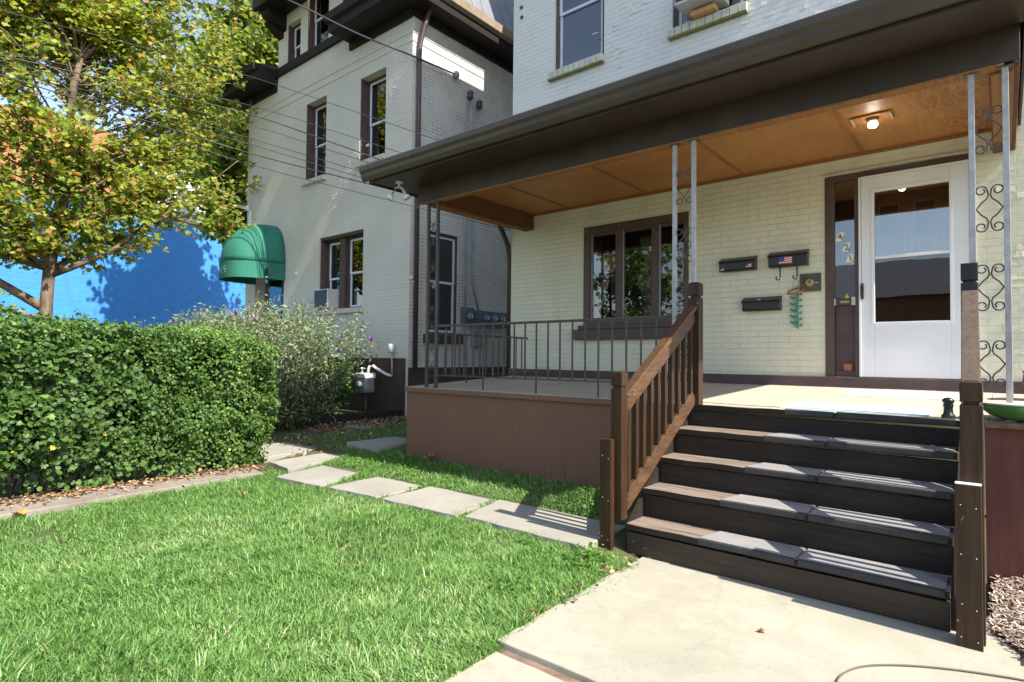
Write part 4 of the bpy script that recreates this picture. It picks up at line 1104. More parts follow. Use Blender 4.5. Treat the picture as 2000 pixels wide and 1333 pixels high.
# thin string courses
for z in (7.26, 7.42): w.box(XNL + .02, XN + .012, YN - .012, YN - .0005, z, z + .03, BR['nfront']); w.box(XN + .0005, XN + .012, YN, 17.9, z, z + .03, BR['nside'])
w.build('wall', nb_)
f = MB(); f.box(XNL + .01, XN - .003, YN - .01, YN + .3, -.1, 1.372, MT['found']); f.box(XN - .3, XN - .002, YN + .3, 17.9, -.1, 1.2, MT['found']); f.box(XN - .05, XN + .004, YN - .012, YN + .0, .2, 1.37, BR['nside']); f.build('foundation', nb_)
# cornice: left piece, right piece turning the corner
def cornice(x0, x1, wrap):
    m = MB()
    m.box(x0, x1, 6.52, YN - .002, 7.86, 7.90, MT['ntrim']); m.box(x0, x1, 6.47, 6.52, 7.86, 8.10, MT['ntrim']); m.box(x0 + .02, x1, YN - .06, YN - .001, 7.70, 7.86, MT['ntrim'])
    m.box(x0 + .001, x1 - .001, 6.521, YN - .061, 7.901, 8.195, MT['ntrim'])
    m.prism([(6.47, 8.02), (6.40, 8.06), (6.38, 8.2), (6.52, 8.2), (6.52, 8.10)], 'x', x0 - .04, x1 + (.46 if wrap else .0), MT['ntrim'])
    m.prism([(6.45, 8.2), (YN + .2, 8.35), (YN + .2, 8.2)], 'x', x0, x1, MT['shingle'])
    if wrap:
        m.box(x1, x1 + .42, 6.52, 17.5, 7.86, 7.90, MT['ntrim']); m.box(x1 + .40, x1 + .42, 6.50, 17.5, 7.90, 8.10, MT['ntrim']); m.box(x1 + .001, x1 + .06, YN, 17.5, 7.72, 7.86, MT['ntrim'])
        m.box(x1, x1 + .42, 6.47, 6.50, 7.86, 8.10, MT['ntrim'])
    return m.build('cornice', nb_)
cornice(-15.02, -13.26, False); cornice(-10.30, XN, True)
g = MB(); g.prism([(-7.91, 8.02), (-7.83, 8.06), (-7.80, 8.20), (-7.91, 8.22)], 'y', 6.40, 9.35, MT['tanwood_and_sun']); g.build('side_gutter', nb_)  # front stretch of the dark gutter, sunlight put in as tan colour
g = MB(); g.prism([(-7.91, 8.02), (-7.85, 8.06), (-7.83, 8.18), (-7.91, 8.20)], 'y', 9.36, 17.4, MT['ntrim']); g.build('side_gutter', nb_)
g = MB(); g.box(-13.25, -9.96, YN - .07, YN - .001, 8.03, 8.205, MT['ntrim']); g.build('sill_band', nb_)
r = MB()
r.add([(-7.95, YN + .1, 8.2), (-7.95, 17.5, 8.2), (-8.95, 17.5, 10.9), (-8.95, YN + .7, 10.9)], [(0, 1, 2, 3)], MT['mansard'])
r.add([(-7.95, YN + .1, 8.2), (-9.95, YN + .1, 8.2), (-9.95, YN + .7, 10.9), (-8.95, YN + .7, 10.9)], [(0, 1, 2, 3)], MT['slate_roof'])
r.add([(-15.0, YN + .1, 8.2), (-13.25, YN + .1, 8.2), (-13.25, YN + 1.9, 9.2), (-14.2, YN + 1.9, 9.2)], [(0, 1, 2, 3)], MT['slate_roof'])
r.add([(-15.0, YN + .1, 8.2), (-14.2, YN + 1.9, 9.2), (-14.2, 17, 9.2), (-15.0, 17, 8.2)], [(0, 1, 2, 3)], MT['slate_roof'])
r.add([(-8.95, YN + .7, 10.9), (-8.95, 17.5, 10.9), (-13.25, 17.5, 10.9), (-13.25, YN + .7, 10.9)], [(0, 1, 2, 3)], MT['slate_roof'])
r.build('roof', nb_)
g = MB(); g.box(-13.30, -9.80, 6.46, YN - .003, 9.44, 9.66, MT['ntrim']); g.box(-13.34, -9.76, 6.38, 6.459, 9.42, 9.72, MT['ntrim'])
g.prism([(6.52, 9.44), (YN - .003, 9.44), (YN - .003, 9.06), (6.80, 9.16), (6.56, 9.32)], 'x', -13.24, -12.90, MT['ntrim'])
g.prism([(6.60, 9.16), (YN - .004, 9.06), (YN - .004, 8.92), (6.86, 8.98)], 'x', -13.22, -13.02, MT['ntrim'])
g.build('dormer_eave', nb_)
# windows
def nsill(win, plane, c, a0, a1, z, inward, mat, h=.10, proud=.08):
    s = MB(); pbox(s, plane, c, a0 - .05, a1 + .05, -proud, .22, z - h, z - .001, mat, inward); s.build('sill', win, bevel=.006)
wA = MB(); pbox(wA, 'y', YN, -10.70, -10.52, .10, .32, A_[2], A_[3], MT['frame_br']); pbox(wA, 'y', YN, A_[0], A_[0] + .04, .03, .32, A_[2], A_[3], MT['frame_br']); pbox(wA, 'y', YN, A_[0] + .04, A_[1], .03, .32, A_[3] - .05, A_[3], MT['frame_br'])
wpair = wA.build('window_casing', nb_)
wl_ = dh_window(nb_, 'y', YN, A_[0] + .04, -10.70, A_[2], A_[3] - .05, .2, 1, MT['frame_br'], MT['whitevinyl'], .45)
wr_ = dh_window(nb_, 'y', YN, -10.52, A_[1], A_[2], A_[3] - .05, .2, 1, MT['frame_br'], MT['whitevinyl'], .5)
nsill(wr_, 'y', YN, A_[0], A_[1], A_[2], 1, MT['sillbrick'])
for R_ in (B_, C_):
    w2 = dh_window(nb_, 'y', YN, *R_, .2, 1, MT['frame_br'], MT['whitevinyl'], .47)
    nsill(w2, 'y', YN, R_[0], R_[1], R_[2], 1, MT['sillbrick'])
    j = MB(); pbox(j, 'y', YN, R_[0] + .001, R_[0] + .02, .01, .2, R_[2], R_[3], MT['frame_br']); j.build('jamb', w2)
for R_ in (E1, E2, E3):
    w2 = dh_window(nb_, 'y', YN, *R_, .14, 1, MT['frame_br'], MT['whitevinyl'], .45)
    j = MB(); pbox(j, 'y', YN, R_[0] + .001, R_[0] + .02, .01, .14, R_[2], R_[3], MT['frame_br']); j.build('jamb', w2)
ws = dh_window(nb_, 'x', XN, S_[0], S_[1], S_[2], S_[3], .06, -1, MT['frame_br'], MT['whitevinyl'], .52)
s = MB(); s.box(XN - .1, XN + .07, 7.35, 8.40, 1.66, 1.828, MT['found']); s.build('sill', ws, bevel=.006)
s = MB(); s.box(XN - .058, XN - .052, 7.62, 7.76, 2.72, 2.86, MT['paper']); s.build('paper_notice', ws)
# door under the awning
d = MB(); d.box(-14.0, -12.92, YN + .18, YN + .22, 1.40, 3.40, MT['frame_br']); ndoor = d.build('door', nb_)
d = MB(); d.box(-13.75, -13.2, YN + .172, YN + .18, 2.3, 3.2, MT['glass_dark']); d.build('pane', ndoor)
d = MB(); d.box(-14.15, -12.78, 5.8, YN - .011, .2, 1.32, MT['kerb']); d.build('stoop', nb_)
# downspout at the corner
d = MB(); d.tube([(-8.10, 7.22, 7.86), (-8.20, 7.16, 7.55), (-8.265, 7.12, 7.2), (-8.268, 7.11, 7.0), (-8.268, 7.11, 1.15)], .045, MT['purple'], 10); d.build('downspout', nb_)

# green dome awning
t = thing('awning', (-13.42, 6.4, 3.1), 'green canvas dome awning numbered 419 over the neighbour door', 'awning')
cx, rx, ry, z0, zv, rz = -13.42, .70, 1.10, 3.13, 3.50, .98
EU = .72
def sp_(v, p): return math.copysign(abs(v) ** p, v)
NU, NV = 40, 16
m = MB(); vs = []
for j in range(NV + 1):
    v_ = j / NV * math.pi / 2
    for i in range(NU + 1):
        u = i / NU * math.pi
        k = sp_(math.cos(v_), .8)
        sag = 1 - .018 * abs(math.sin(u * 4))
        vs.append((cx + rx * sp_(math.cos(u), EU) * k * sag, YN - .002 - ry * sp_(math.sin(u), EU) * k * sag, zv + rz * sp_(math.sin(v_), .9)))
fs = [(j * (NU + 1) + i, j * (NU + 1) + i + 1, (j + 1) * (NU + 1) + i + 1, (j + 1) * (NU + 1) + i) for j in range(NV) for i in range(NU)]
m.add(vs, fs, MT['teal'], True); o = m.build('canopy', t)
sm_ = o.modifiers.new('solid', 'SOLIDIFY'); sm_.thickness = .006
m = MB(); vs = []
for z in (z0, zv):
    for i in range(NU + 1):
        u = i / NU * math.pi; vs.append((cx + (rx + .004) * sp_(math.cos(u), EU), YN - .002 - (ry + .004) * sp_(math.sin(u), EU), z))
m.add(vs, [(i, i + 1, NU + 2 + i, NU + 1 + i) for i in range(NU)], MT['teal'], False); o = m.build('valance', t); sm_ = o.modifiers.new('solid', 'SOLIDIFY'); sm_.thickness = .006
m = MB()
for i in (5, 10, 15, 20, 25, 30, 35):
    path = []
    for j in range(NV + 1):
        v_ = j / NV * math.pi / 2; u = i / NU * math.pi; k = sp_(math.cos(v_), .8); path.append((cx + rx * 1.002 * sp_(math.cos(u), EU) * k, YN - .002 - ry * 1.002 * sp_(math.sin(u), EU) * k, zv + rz * sp_(math.sin(v_), .9)))
    m.tube(path, .003, MT['teal'], 5)
m.build('seams', t)
tx = text_part('awning_number', '419', .27, MT['white'], Matrix.Identity(4), None, .002)
vl = [(cx + (rx + .013) * sp_(math.cos(u), EU), YN - .002 - (ry + .013) * sp_(math.sin(u), EU)) for u in np.linspace(0, math.pi, 400)]
cum = [0.0]
for k in range(1, 400): cum.append(cum[-1] + math.dist(vl[k], vl[k - 1]))
mid_s = cum[199]
for v_ in tx.data.vertices:
    sarc = mid_s - v_.co.x * 1.0 + .06
    px_ = float(np.interp(sarc, cum, [p[0] for p in vl])); py_ = float(np.interp(sarc, cum, [p[1] for p in vl]))
    v_.co = Vector((px_, py_, (z0 + zv) / 2 + v_.co.y - .01)) - Vector(t.location)
tx.parent = t
m = MB(); m.box(-12.70, -12.685, 6.50, 6.56, 3.17, 3.36, MT['black']); m.box(-12.70, -12.68, 6.50, 6.56, 3.15, 3.17, MT['white']); m.box(-12.70, -12.69, 6.50, 6.56, 3.02, 3.10, MT['teal']); m.build('bracket_tab', t)

# white wall light at the left corner of that house
m = MB(); m.lathe([(0, 0), (.05, .0), (.06, .08), (.04, .13), (0, .14)], (-14.45, YN - .10, 5.0), MT['white'], 12); m.bar((-14.45, YN - .10, 5.06), (-14.8, YN - .25, 5.16), .07, .07, MT['white']); m.box(-14.47, -14.43, YN - .06, YN - .001, 4.6, 5.02, MT['white'])
tag(m.build('wall_light', loc=(-14.45, YN, 4.9)), 'white floodlight on the left corner of the grey house', 'floodlight')

# air conditioners
def ac(x0, x1, z0, z1, y0, y1, label, side):
    t = thing('air_conditioner', ((x0 + x1) / 2, y1, z0), label, 'air conditioner', 'window air conditioners')
    m = MB(); m.box(x0, x1, y0, y1, z0, z1, MT['acgrey']); m.build('case', t, bevel=.01)
    g = MB(); g.box(x0 + .02, x1 - .02, y0 - .006, y0 - .001, z0 + .03, z1 - .02, MT['acblue'])
    k = 0
    while z0 + .05 + k * .022 < z1 - .03:
        g.box(x0 + .03, x1 - .03, y0 - .010, y0 - .006, z0 + .05 + k * .022, z0 + .058 + k * .022, MT['acblue']); k += 1
    g.build('grille', t)
    return t
ac(-11.27, -10.76, 2.40, 2.80, 6.86, 7.19, 'white window air conditioner behind the purple flowered bush', 1)
t = ac(-3.02, -2.50, 5.68, 6.08, 6.60, 7.02, 'dusty air conditioner propped in the upper window above the porch', 0)
m = MB(); m.box(-2.9, -2.6, 6.80, 6.92, 5.602, 5.66, MT['lightwood']); tag(m.build('wood_block', loc=(-2.75, 6.85, 5.6)), 'wood block under the upper window air conditioner', 'block')

# gas meter
t = thing('gas_meter', (-9.22, 6.72, .3), 'grey gas meter with white pipe elbow against the dark foundation', 'gas meter')
m = MB()
prof = [(-.16, .72), (.15, .72), (.16, .80), (.155, .99), (.12, 1.05), (-.13, 1.05), (-.165, .99), (-.165, .80)]
m.prism([(-9.22 + a, b) for a, b in prof], 'y', 6.60, 6.82, MT['galv']); m.build('body', t, bevel=.025)
m = MB(); m.prism([(-9.22 + a, b) for a, b in [(-.185, .985), (.185, .985), (.17, 1.07), (.10, 1.09), (-.12, 1.09), (-.185, 1.06)]], 'y', 6.585, 6.835, MT['acgrey']); m.build('top_cover', t, bevel=.02)
m = MB(); m.lathe([(0, 0), (.07, 0), (.07, -.03), (0, -.035)], (-9.22, 6.598, .87), MT['lens'], 18, 'y'); m.build('dial', t)
m = MB(); m.tube([(-9.12, 6.71, 1.08), (-9.12, 6.71, 1.17), (-9.09, 6.72, 1.22), (-9.02, 6.74, 1.225), (-8.93, 6.80, 1.15), (-8.80, 6.90, 1.06), (-8.74, 6.97, 1.04)], .026, MT['white'], 10); m.build('pipe', t)
m = MB(); m.tube([(-9.31, 6.71, 1.08), (-9.31, 6.71, 1.16)], .02, MT['acgrey']); m.lathe([(0, 0), (.055, 0), (.06, .015), (0, .03)], (-9.31, 6.71, 1.16), MT['white'], 14); m.build('regulator', t)
m = MB(); m.tube([(-9.2, 6.72, .72), (-9.2, 6.72, .2)], .025, MT['rail']); m.build('riser_pipe', t)
# vent cylinder with its pipe
t = thing('vent_pipe', (-8.72, 6.93, 1.0), 'white capped vent cylinder above thin pipe on the grey wall', 'vent')
m = MB(); m.lathe([(0, 0), (.06, 0), (.06, .15), (.05, .165), (0, .165)], (-8.72, 6.92, 1.47), MT['white'], 18); m.build('cap', t)
m = MB(); m.tube([(-8.72, 6.93, 1.47), (-8.72, 6.95, 1.05)], .012, MT['acgrey']); m.build('pipe', t)
# electric meters on the side wall
def smeter(y0, y1, z0, z1, label, dials):
    t = thing('electric_meter', (XN, (y0 + y1) / 2, z0), label, 'electric meter')
    m = MB(); m.box(XN + .001, XN + .12, y0, y1, z0, z1, MT['meterbox']); m.build('box', t, bevel=.008)
    for y in dials:
        d = MB(); d.lathe([(0, 0), (.075, 0), (.075, .05), (.055, .07), (0, .075)], (XN + .12, y, (z0 + z1) / 2), MT['lens'], 18, 'x'); d.build('dial', t)
smeter(8.33, 8.60, 2.03, 2.40, 'single round electric meter under the conduits on the side wall', (8.46,))
smeter(8.66, 9.95, 2.05, 2.36, 'long electric meter bank with four round dials on the side wall', (8.95, 9.2, 9.45, 9.7))
m = MB(); m.box(XN + .001, XN + .13, 8.62, 8.95, 1.62, 1.98, MT['galv']); m.lathe([(0, 0), (.04, 0), (.03, .02), (0, .02)], (XN + .13, 8.79, 1.82), MT['lens'], 14, 'x')
tag(m.build('junction_box', loc=(XN, 8.79, 1.62)), 'pale grey junction box below the electric meter bank', 'junction box')
t = thing('conduit', (XN, 8.5, 2.4), 'pair of grey service conduits running down the brick side wall', 'conduit')
for (ya, yb) in ((8.42, 8.42), (8.62, 8.80)):
    m = MB(); m.tube([(XN + .05, ya, 6.55), (XN + .03, ya, 6.3), (XN + .03, ya, 2.95), (XN + .05, yb, 2.37)], .022, MT['galv'], 8); m.build('pipe', t)
for k, (y, z) in enumerate(((8.45, 6.72), (8.72, 6.62))):
    m = MB(); m.lathe([(0, 0), (.03, 0), (.07, .04), (.05, .10), (.07, .14), (.03, .19), (0, .2)], (XN + .09, y, z - .1), MT['rail'], 12); m.tube([(XN, y, z), (XN + .09, y, z)], .012, MT['rail'])
    tag(m.build('insulator', loc=(XN, y, z)), ('dark insulator on the left above the conduits', 'dark insulator on the right above the conduits')[k], 'insulator')
m = MB(); m.lathe([(0, 0), (.05, 0), (.07, .06), (.05, .12), (0, .13)], (XN + .08, 8.05, 6.92), MT['galv'], 12); m.tube([(XN, 8.05, 6.97), (XN + .08, 8.05, 6.97)], .015, MT['rail'])
tag(m.build('cable_anchor', loc=(XN, 8.05, 6.95)), 'grey cable anchor at the edge of the sunlit wall patch', 'anchor')

# ================================================================== WIRES
def ray_pt(px, py, x=None, y=None):
    d = rt * ((px - 1000) / F_PX) - up * ((py - 666.5) / F_PX) + fwd
    k = (x / d.x) if x is not None else (y / d.y)
    return Vector((0, 0, CAM_H)) + d * k
WIRES = [((0, 20), (485, 147), (812, 259)), ((0, 100), (490, 204), (787, 300)), ((0, 108), (490, 222), (694, 295)), ((0, 118), (508, 249), (700, 312)),
         ((0, 128), (487, 270), (700, 334)), ((0, 138), (487, 282), (739, 357)), ((0, 146), (487, 301), (769, 372)), ((0, 160), (490, 324), (790, 399))]
ORD = ['topmost', 'second', 'third', 'fourth', 'fifth', 'sixth', 'seventh', 'lowest']
for i, (a, b, c2) in enumerate(WIRES):
    A = ray_pt(*b, y=6.2); B = ray_pt(*c2, y=6.55)
    P0 = ray_pt(*a, x=-12.0)
    C2 = B + (B - A).normalized() * 2.4
    P00 = P0 + (P0 - A).normalized() * 3.0
    path = []
    ctrl = [P00, P0, A, B, C2]
    for k in range(len(ctrl) - 1):
        for q in range(8): path.append(ctrl[k].lerp(ctrl[k + 1], q / 8))
    path.append(C2)
    for _ in range(6): path = [path[0]] + [(path[k - 1] + path[k] * 2 + path[k + 1]) / 4 for k in range(1, len(path) - 1)] + [path[-1]]
    m = MB(); m.tube(path, .012 if i in (2, 6) else .0065, MT['wire'], 6)
    tag(m.build('utility_wire', loc=path[len(path) // 2]), '%s of the thin dark wires crossing before the grey house' % ORD[i], 'wire', 'utility wires crossing before the grey house')
m = MB(); A = ray_pt(565, 0, y=5.6); A0 = A + Vector((-2.5, -.9, 1.4)); path = [A0, A, ray_pt(700, 68, y=6.3), ray_pt(800, 107, y=6.8), Vector((XN + .09, 8.05, 6.98))]
fine = []
for k in range(4):
    for q in range(8): fine.append(path[k].lerp(path[k + 1], q / 8))
fine.append(path[-1])
for _ in range(5): fine = [fine[0]] + [(fine[k - 1] + fine[k] * 2 + fine[k + 1]) / 4 for k in range(1, len(fine) - 1)] + [fine[-1]]
m.tube(fine, .016, MT['wire'], 8); tag(m.build('service_cable', loc=tuple(path[2])), 'thick twisted service cable ending at the sunlit side wall', 'cable')

# ================================================================== FAR BUILDINGS
t = thing('blue_building', (-33, 8, 0), 'long building with bright blue painted side wall behind the trees', 'building')
m = MB(); m.box(-37, -30, -6.0, 22, -.1, 7.80, MT['blue']); m.build('wall', t)
m = MB(); m.box(-37.1, -29.9, -6.1, 22.1, 7.80, 7.95, MT['galv']); m.box(-37.2, -29.82, -6.15, 22.15, 7.95, 8.15, MT['rail']); m.build('parapet', t)
t = thing('white_house', (-43, 17, 0), 'white sided house rising behind the blue wall', 'house')
m = MB(); m.box(-48, -40, 12.0, 24.0, 0, 13.2, MT['shingled']); m.build('wall', t)
m = MB(); m.prism([(11.6, 13.2), (24.4, 13.2), (18, 16.5)], 'x', -48.3, -39.7, MT['slate_roof']); m.build('roof', t)
m = MB(); m.box(-39.99, -39.95, 14.6, 15.8, 9.9, 11.9, MT['glass_dark']); m.box(-39.99, -39.97, 14.5, 15.9, 9.8, 12.0, MT['white']); m.build('window', t)
t = thing('red_roofed_house', (-43, 7, 0), 'house with orange red roof half hidden by sycamore leaves', 'house')
m = MB(); m.box(-48, -39, 3.0, 11.5, 0, 9.6, MT['siding']); m.build('wall', t)
m = MB(); m.prism([(-48.5, 9.6), (-38.4, 9.6), (-42.5, 15.2), (-44.5, 15.2)], 'y', 2.6, 11.9, MT['redroof']); m.build('roof', t)

# across the street (seen in the door and window glass)
t = thing('brick_house', (-6, -33, 0), 'red brick house across the street, seen only as a reflection in the door glass', 'house')
m = MB(); wall(m, 'y', -30, -11, -1.5, -.1, 5.5, [(-9.5, -8.3, 1.2, 2.9), (-7.0, -5.9, .2, 2.5), (-4.4, -3.1, 1.2, 2.9)], BR['ifront'], .12, None, -1)
m.add([(-1.5, -30, 0), (-1.5, -38, 0), (-1.5, -38, 5.5), (-1.5, -30, 5.5)], [(0, 1, 2, 3)], BR['ifront'])
m.box(-10.9, -1.6, -30.3, -30.2, -.1, 5.4, MT['dark']); m.build('wall', t)
m = MB(); m.prism([(-38.2, 5.5), (-29.6, 5.5), (-33.9, 8.3)], 'x', -11.4, -1.1, MT['slate_roof']); m.build('roof', t)

# ================================================================== VEGETATION
def limb(mb, path, r0, r1, mat, seg=8):
    n = len(path); mb.tube(path, [r0 + (r1 - r0) * (i / (n - 1)) ** .8 for i in range(n)], mat, seg)

def wiggle(a, b, n, amp, sag=0.0):
    a, b = Vector(a), Vector(b); L = (b - a).length; out = []
    ph = [random.uniform(0, 6.28) for _ in range(3)]
    for i in range(n + 1):
        t = i / n; p = a.lerp(b, t)
        e = math.sin(math.pi * t) * amp * L
        out.append(p + Vector((math.sin(3 * t + ph[0]) * e, math.sin(4 * t + ph[1]) * e, math.sin(3.5 * t + ph[2]) * e * .6 - sag * t * t * L)))
    return out

def tree(name, base, label, cat, trunk_path, r0, limbs, tip_n, leaf, mat, size, n_per, clump, group=None, barkmat=None, tones=(0.0, .9), twigs=True, droop=.6):
    t = thing(name, base, label, cat, group)
    tr = MB(); bk = barkmat or MT['bark']
    limb(tr, trunk_path, r0, r0 * .45, bk, 12)
    P = []; N = []
    for (a, b, ra, sub) in limbs:
        pth = wiggle(a, b, 8, .10); limb(tr, pth, ra, ra * .25, bk)
        for k in range(sub):
            f_ = random.uniform(.25, 1.0); i = min(int(f_ * 8), 7); st_ = pth[i].lerp(pth[i + 1], f_ * 8 - i)
            d_ = Vector((random.gauss(0, 1), random.gauss(0, 1), random.gauss(.15, .6))).normalized()
            main = (Vector(b) - Vector(a)).normalized(); d_ = (d_ + main * .6).normalized()
            L = random.uniform(.5, 1.3) * clump; en = st_ + d_ * L
            tw = wiggle(st_, en, 4, .12, .08); limb(tr, tw, ra * .20 + .004, .004, bk, 5)
            for q in range(n_per):
                f2 = random.random() ** .7; j = min(int(f2 * 4), 3); p = tw[j].lerp(tw[j + 1], f2 * 4 - j)
                off = Vector((random.gauss(0, 1), random.gauss(0, 1), random.gauss(0, .7))) * (.16 * clump)
                P.append(p + off); N.append((0, 0, 1))
    tr.build('trunk', t)
    P = np.array([tuple(p) for p in P]); n = len(P)
    tone = np.clip(tones[0] + (tones[1] - tones[0]) * RNG.beta(2.0, 2.0, n) + .14 * (vnoise(P[:, 0] * 2 + P[:, 2], P[:, 1] * 2, .8, 3) - .5), 0, .80)
    br = RNG.random(n) < .17; tone[br] = RNG.uniform(.85, 1.0, br.sum())
    cloud('crown', P, np.array(N, float) + np.array([.5, -.2, 0]), RNG.uniform(size * .6, size * 1.3, n), tone, leaf, mat, t, spread=.75, droop=droop)
    return t

# sycamore behind the hedge
TB = Vector((-15.0, 3.05, .0))
fork = Vector((-14.95, 3.08, 2.75))
limbs = []
def L_(a, b, r, s): limbs.append((Vector(a), Vector(b), r, s))
top = Vector((-14.6, 3.4, 7.5))
L_((-14.98, 3.05, 2.3), (-15.9, .4, 4.4), .10, 22); L_((-14.97, 3.06, 2.1), (-16.2, .0, 3.0), .07, 10)
L_((-14.95, 3.1, 3.0), (-14.0, 5.0, 4.45), .075, 18); L_((-14.0, 5.0, 4.4), (-13.7, 6.0, 4.3), .04, 10)
def bp_(h): return Vector((-14.95, 3.08, 3.0)).lerp(top, (h - 3.0) / 4.5)
grid = []
for iy in range(-2, 8):
    for iz in range(9):
        yy = -1.2 + .95 * (iy + 2) + random.uniform(-.35, .35); zz = 4.3 + .82 * iz + random.uniform(-.35, .35)
        if ((yy - 2.8) / 4.9) ** 2 + ((zz - 7.3) / 4.3) ** 2 > 1.05: continue
        if zz < 5.0 and yy > 4.6: continue
        if 2.0 < yy < 4.8 and 6.0 < zz < 7.7 and random.random() < .6: continue
        grid.append((yy, zz))
for (yy, zz) in grid:
    for q in range(2 if random.random() < .55 else 1):
        xx = -15.0 + random.uniform(-1.2, 1.2)
        h = max(3.1, min(7.4, zz - 1.0 - .35 * abs(yy - 3.2)))
        L_(bp_(h), (xx, yy, zz), .022 + .008 * max(0, 8 - zz), 15)
tree('sycamore_tree', tuple(TB), 'yellow green sycamore with forked trunk in front of the blue wall', 'tree',
     wiggle(TB, (-14.95, 3.08, 3.0), 6, .01) + wiggle((-14.94, 3.09, 3.15), top, 8, .03)[0:], .145, limbs, 0, leaf_maple(), LEAF['syc'], .105, 27, .74, tones=(.15, .98))
# taller fine leaved tree rising behind
limbs = []
b0 = Vector((-21.5, 10.9, 0))
for k in range(70):
    a = b0 + Vector((random.uniform(-.2, .2), random.uniform(-.2, .2), random.uniform(4.5, 11)))
    th = random.uniform(0, 6.28); rr = random.uniform(.6, 3.3)
    zc = random.uniform(6.4, 15.5); rr *= math.sqrt(max(.05, 1 - ((zc - 10.8) / 5.2) ** 2))
    e_ = Vector((b0.x + rr * math.cos(th), b0.y - .4 + rr * math.sin(th), zc)); limbs.append((a, e_, .05, 17))
tree('green_tree', tuple(b0), 'tall dense green tree rising behind the grey house roof', 'tree', wiggle(b0, b0 + Vector((.2, .3, 12)), 8, .02), .25, limbs, 0, leaf_simple(.40), LEAF['fine'], .25, 26, 1.15, tones=(.0, .95))

for (bx, by, hh, lab) in ((1.5, -26, 7.5, 'small street tree across the road, seen only in the door glass'), (-20.5, -26, 13.5, 'tall street tree across the road, seen only in the porch window glass')):
    limbs = []; b0 = Vector((bx, by, -.1))
    for k in range(26 if hh < 9 else 60):
        a = b0 + Vector((0, 0, random.uniform(1.5, hh * .55))); e_ = b0 + Vector((random.gauss(0, .24 * hh), random.gauss(0, .2 * hh), random.uniform(2.2, hh))); limbs.append((a, e_, .05, 8))
    tree('green_tree', tuple(b0), lab, 'tree', wiggle(b0, b0 + Vector((.1, .1, hh * .65)), 6, .02), .16, limbs, 0, leaf_simple(.45), LEAF['fine'], .36, 12, 1.3)
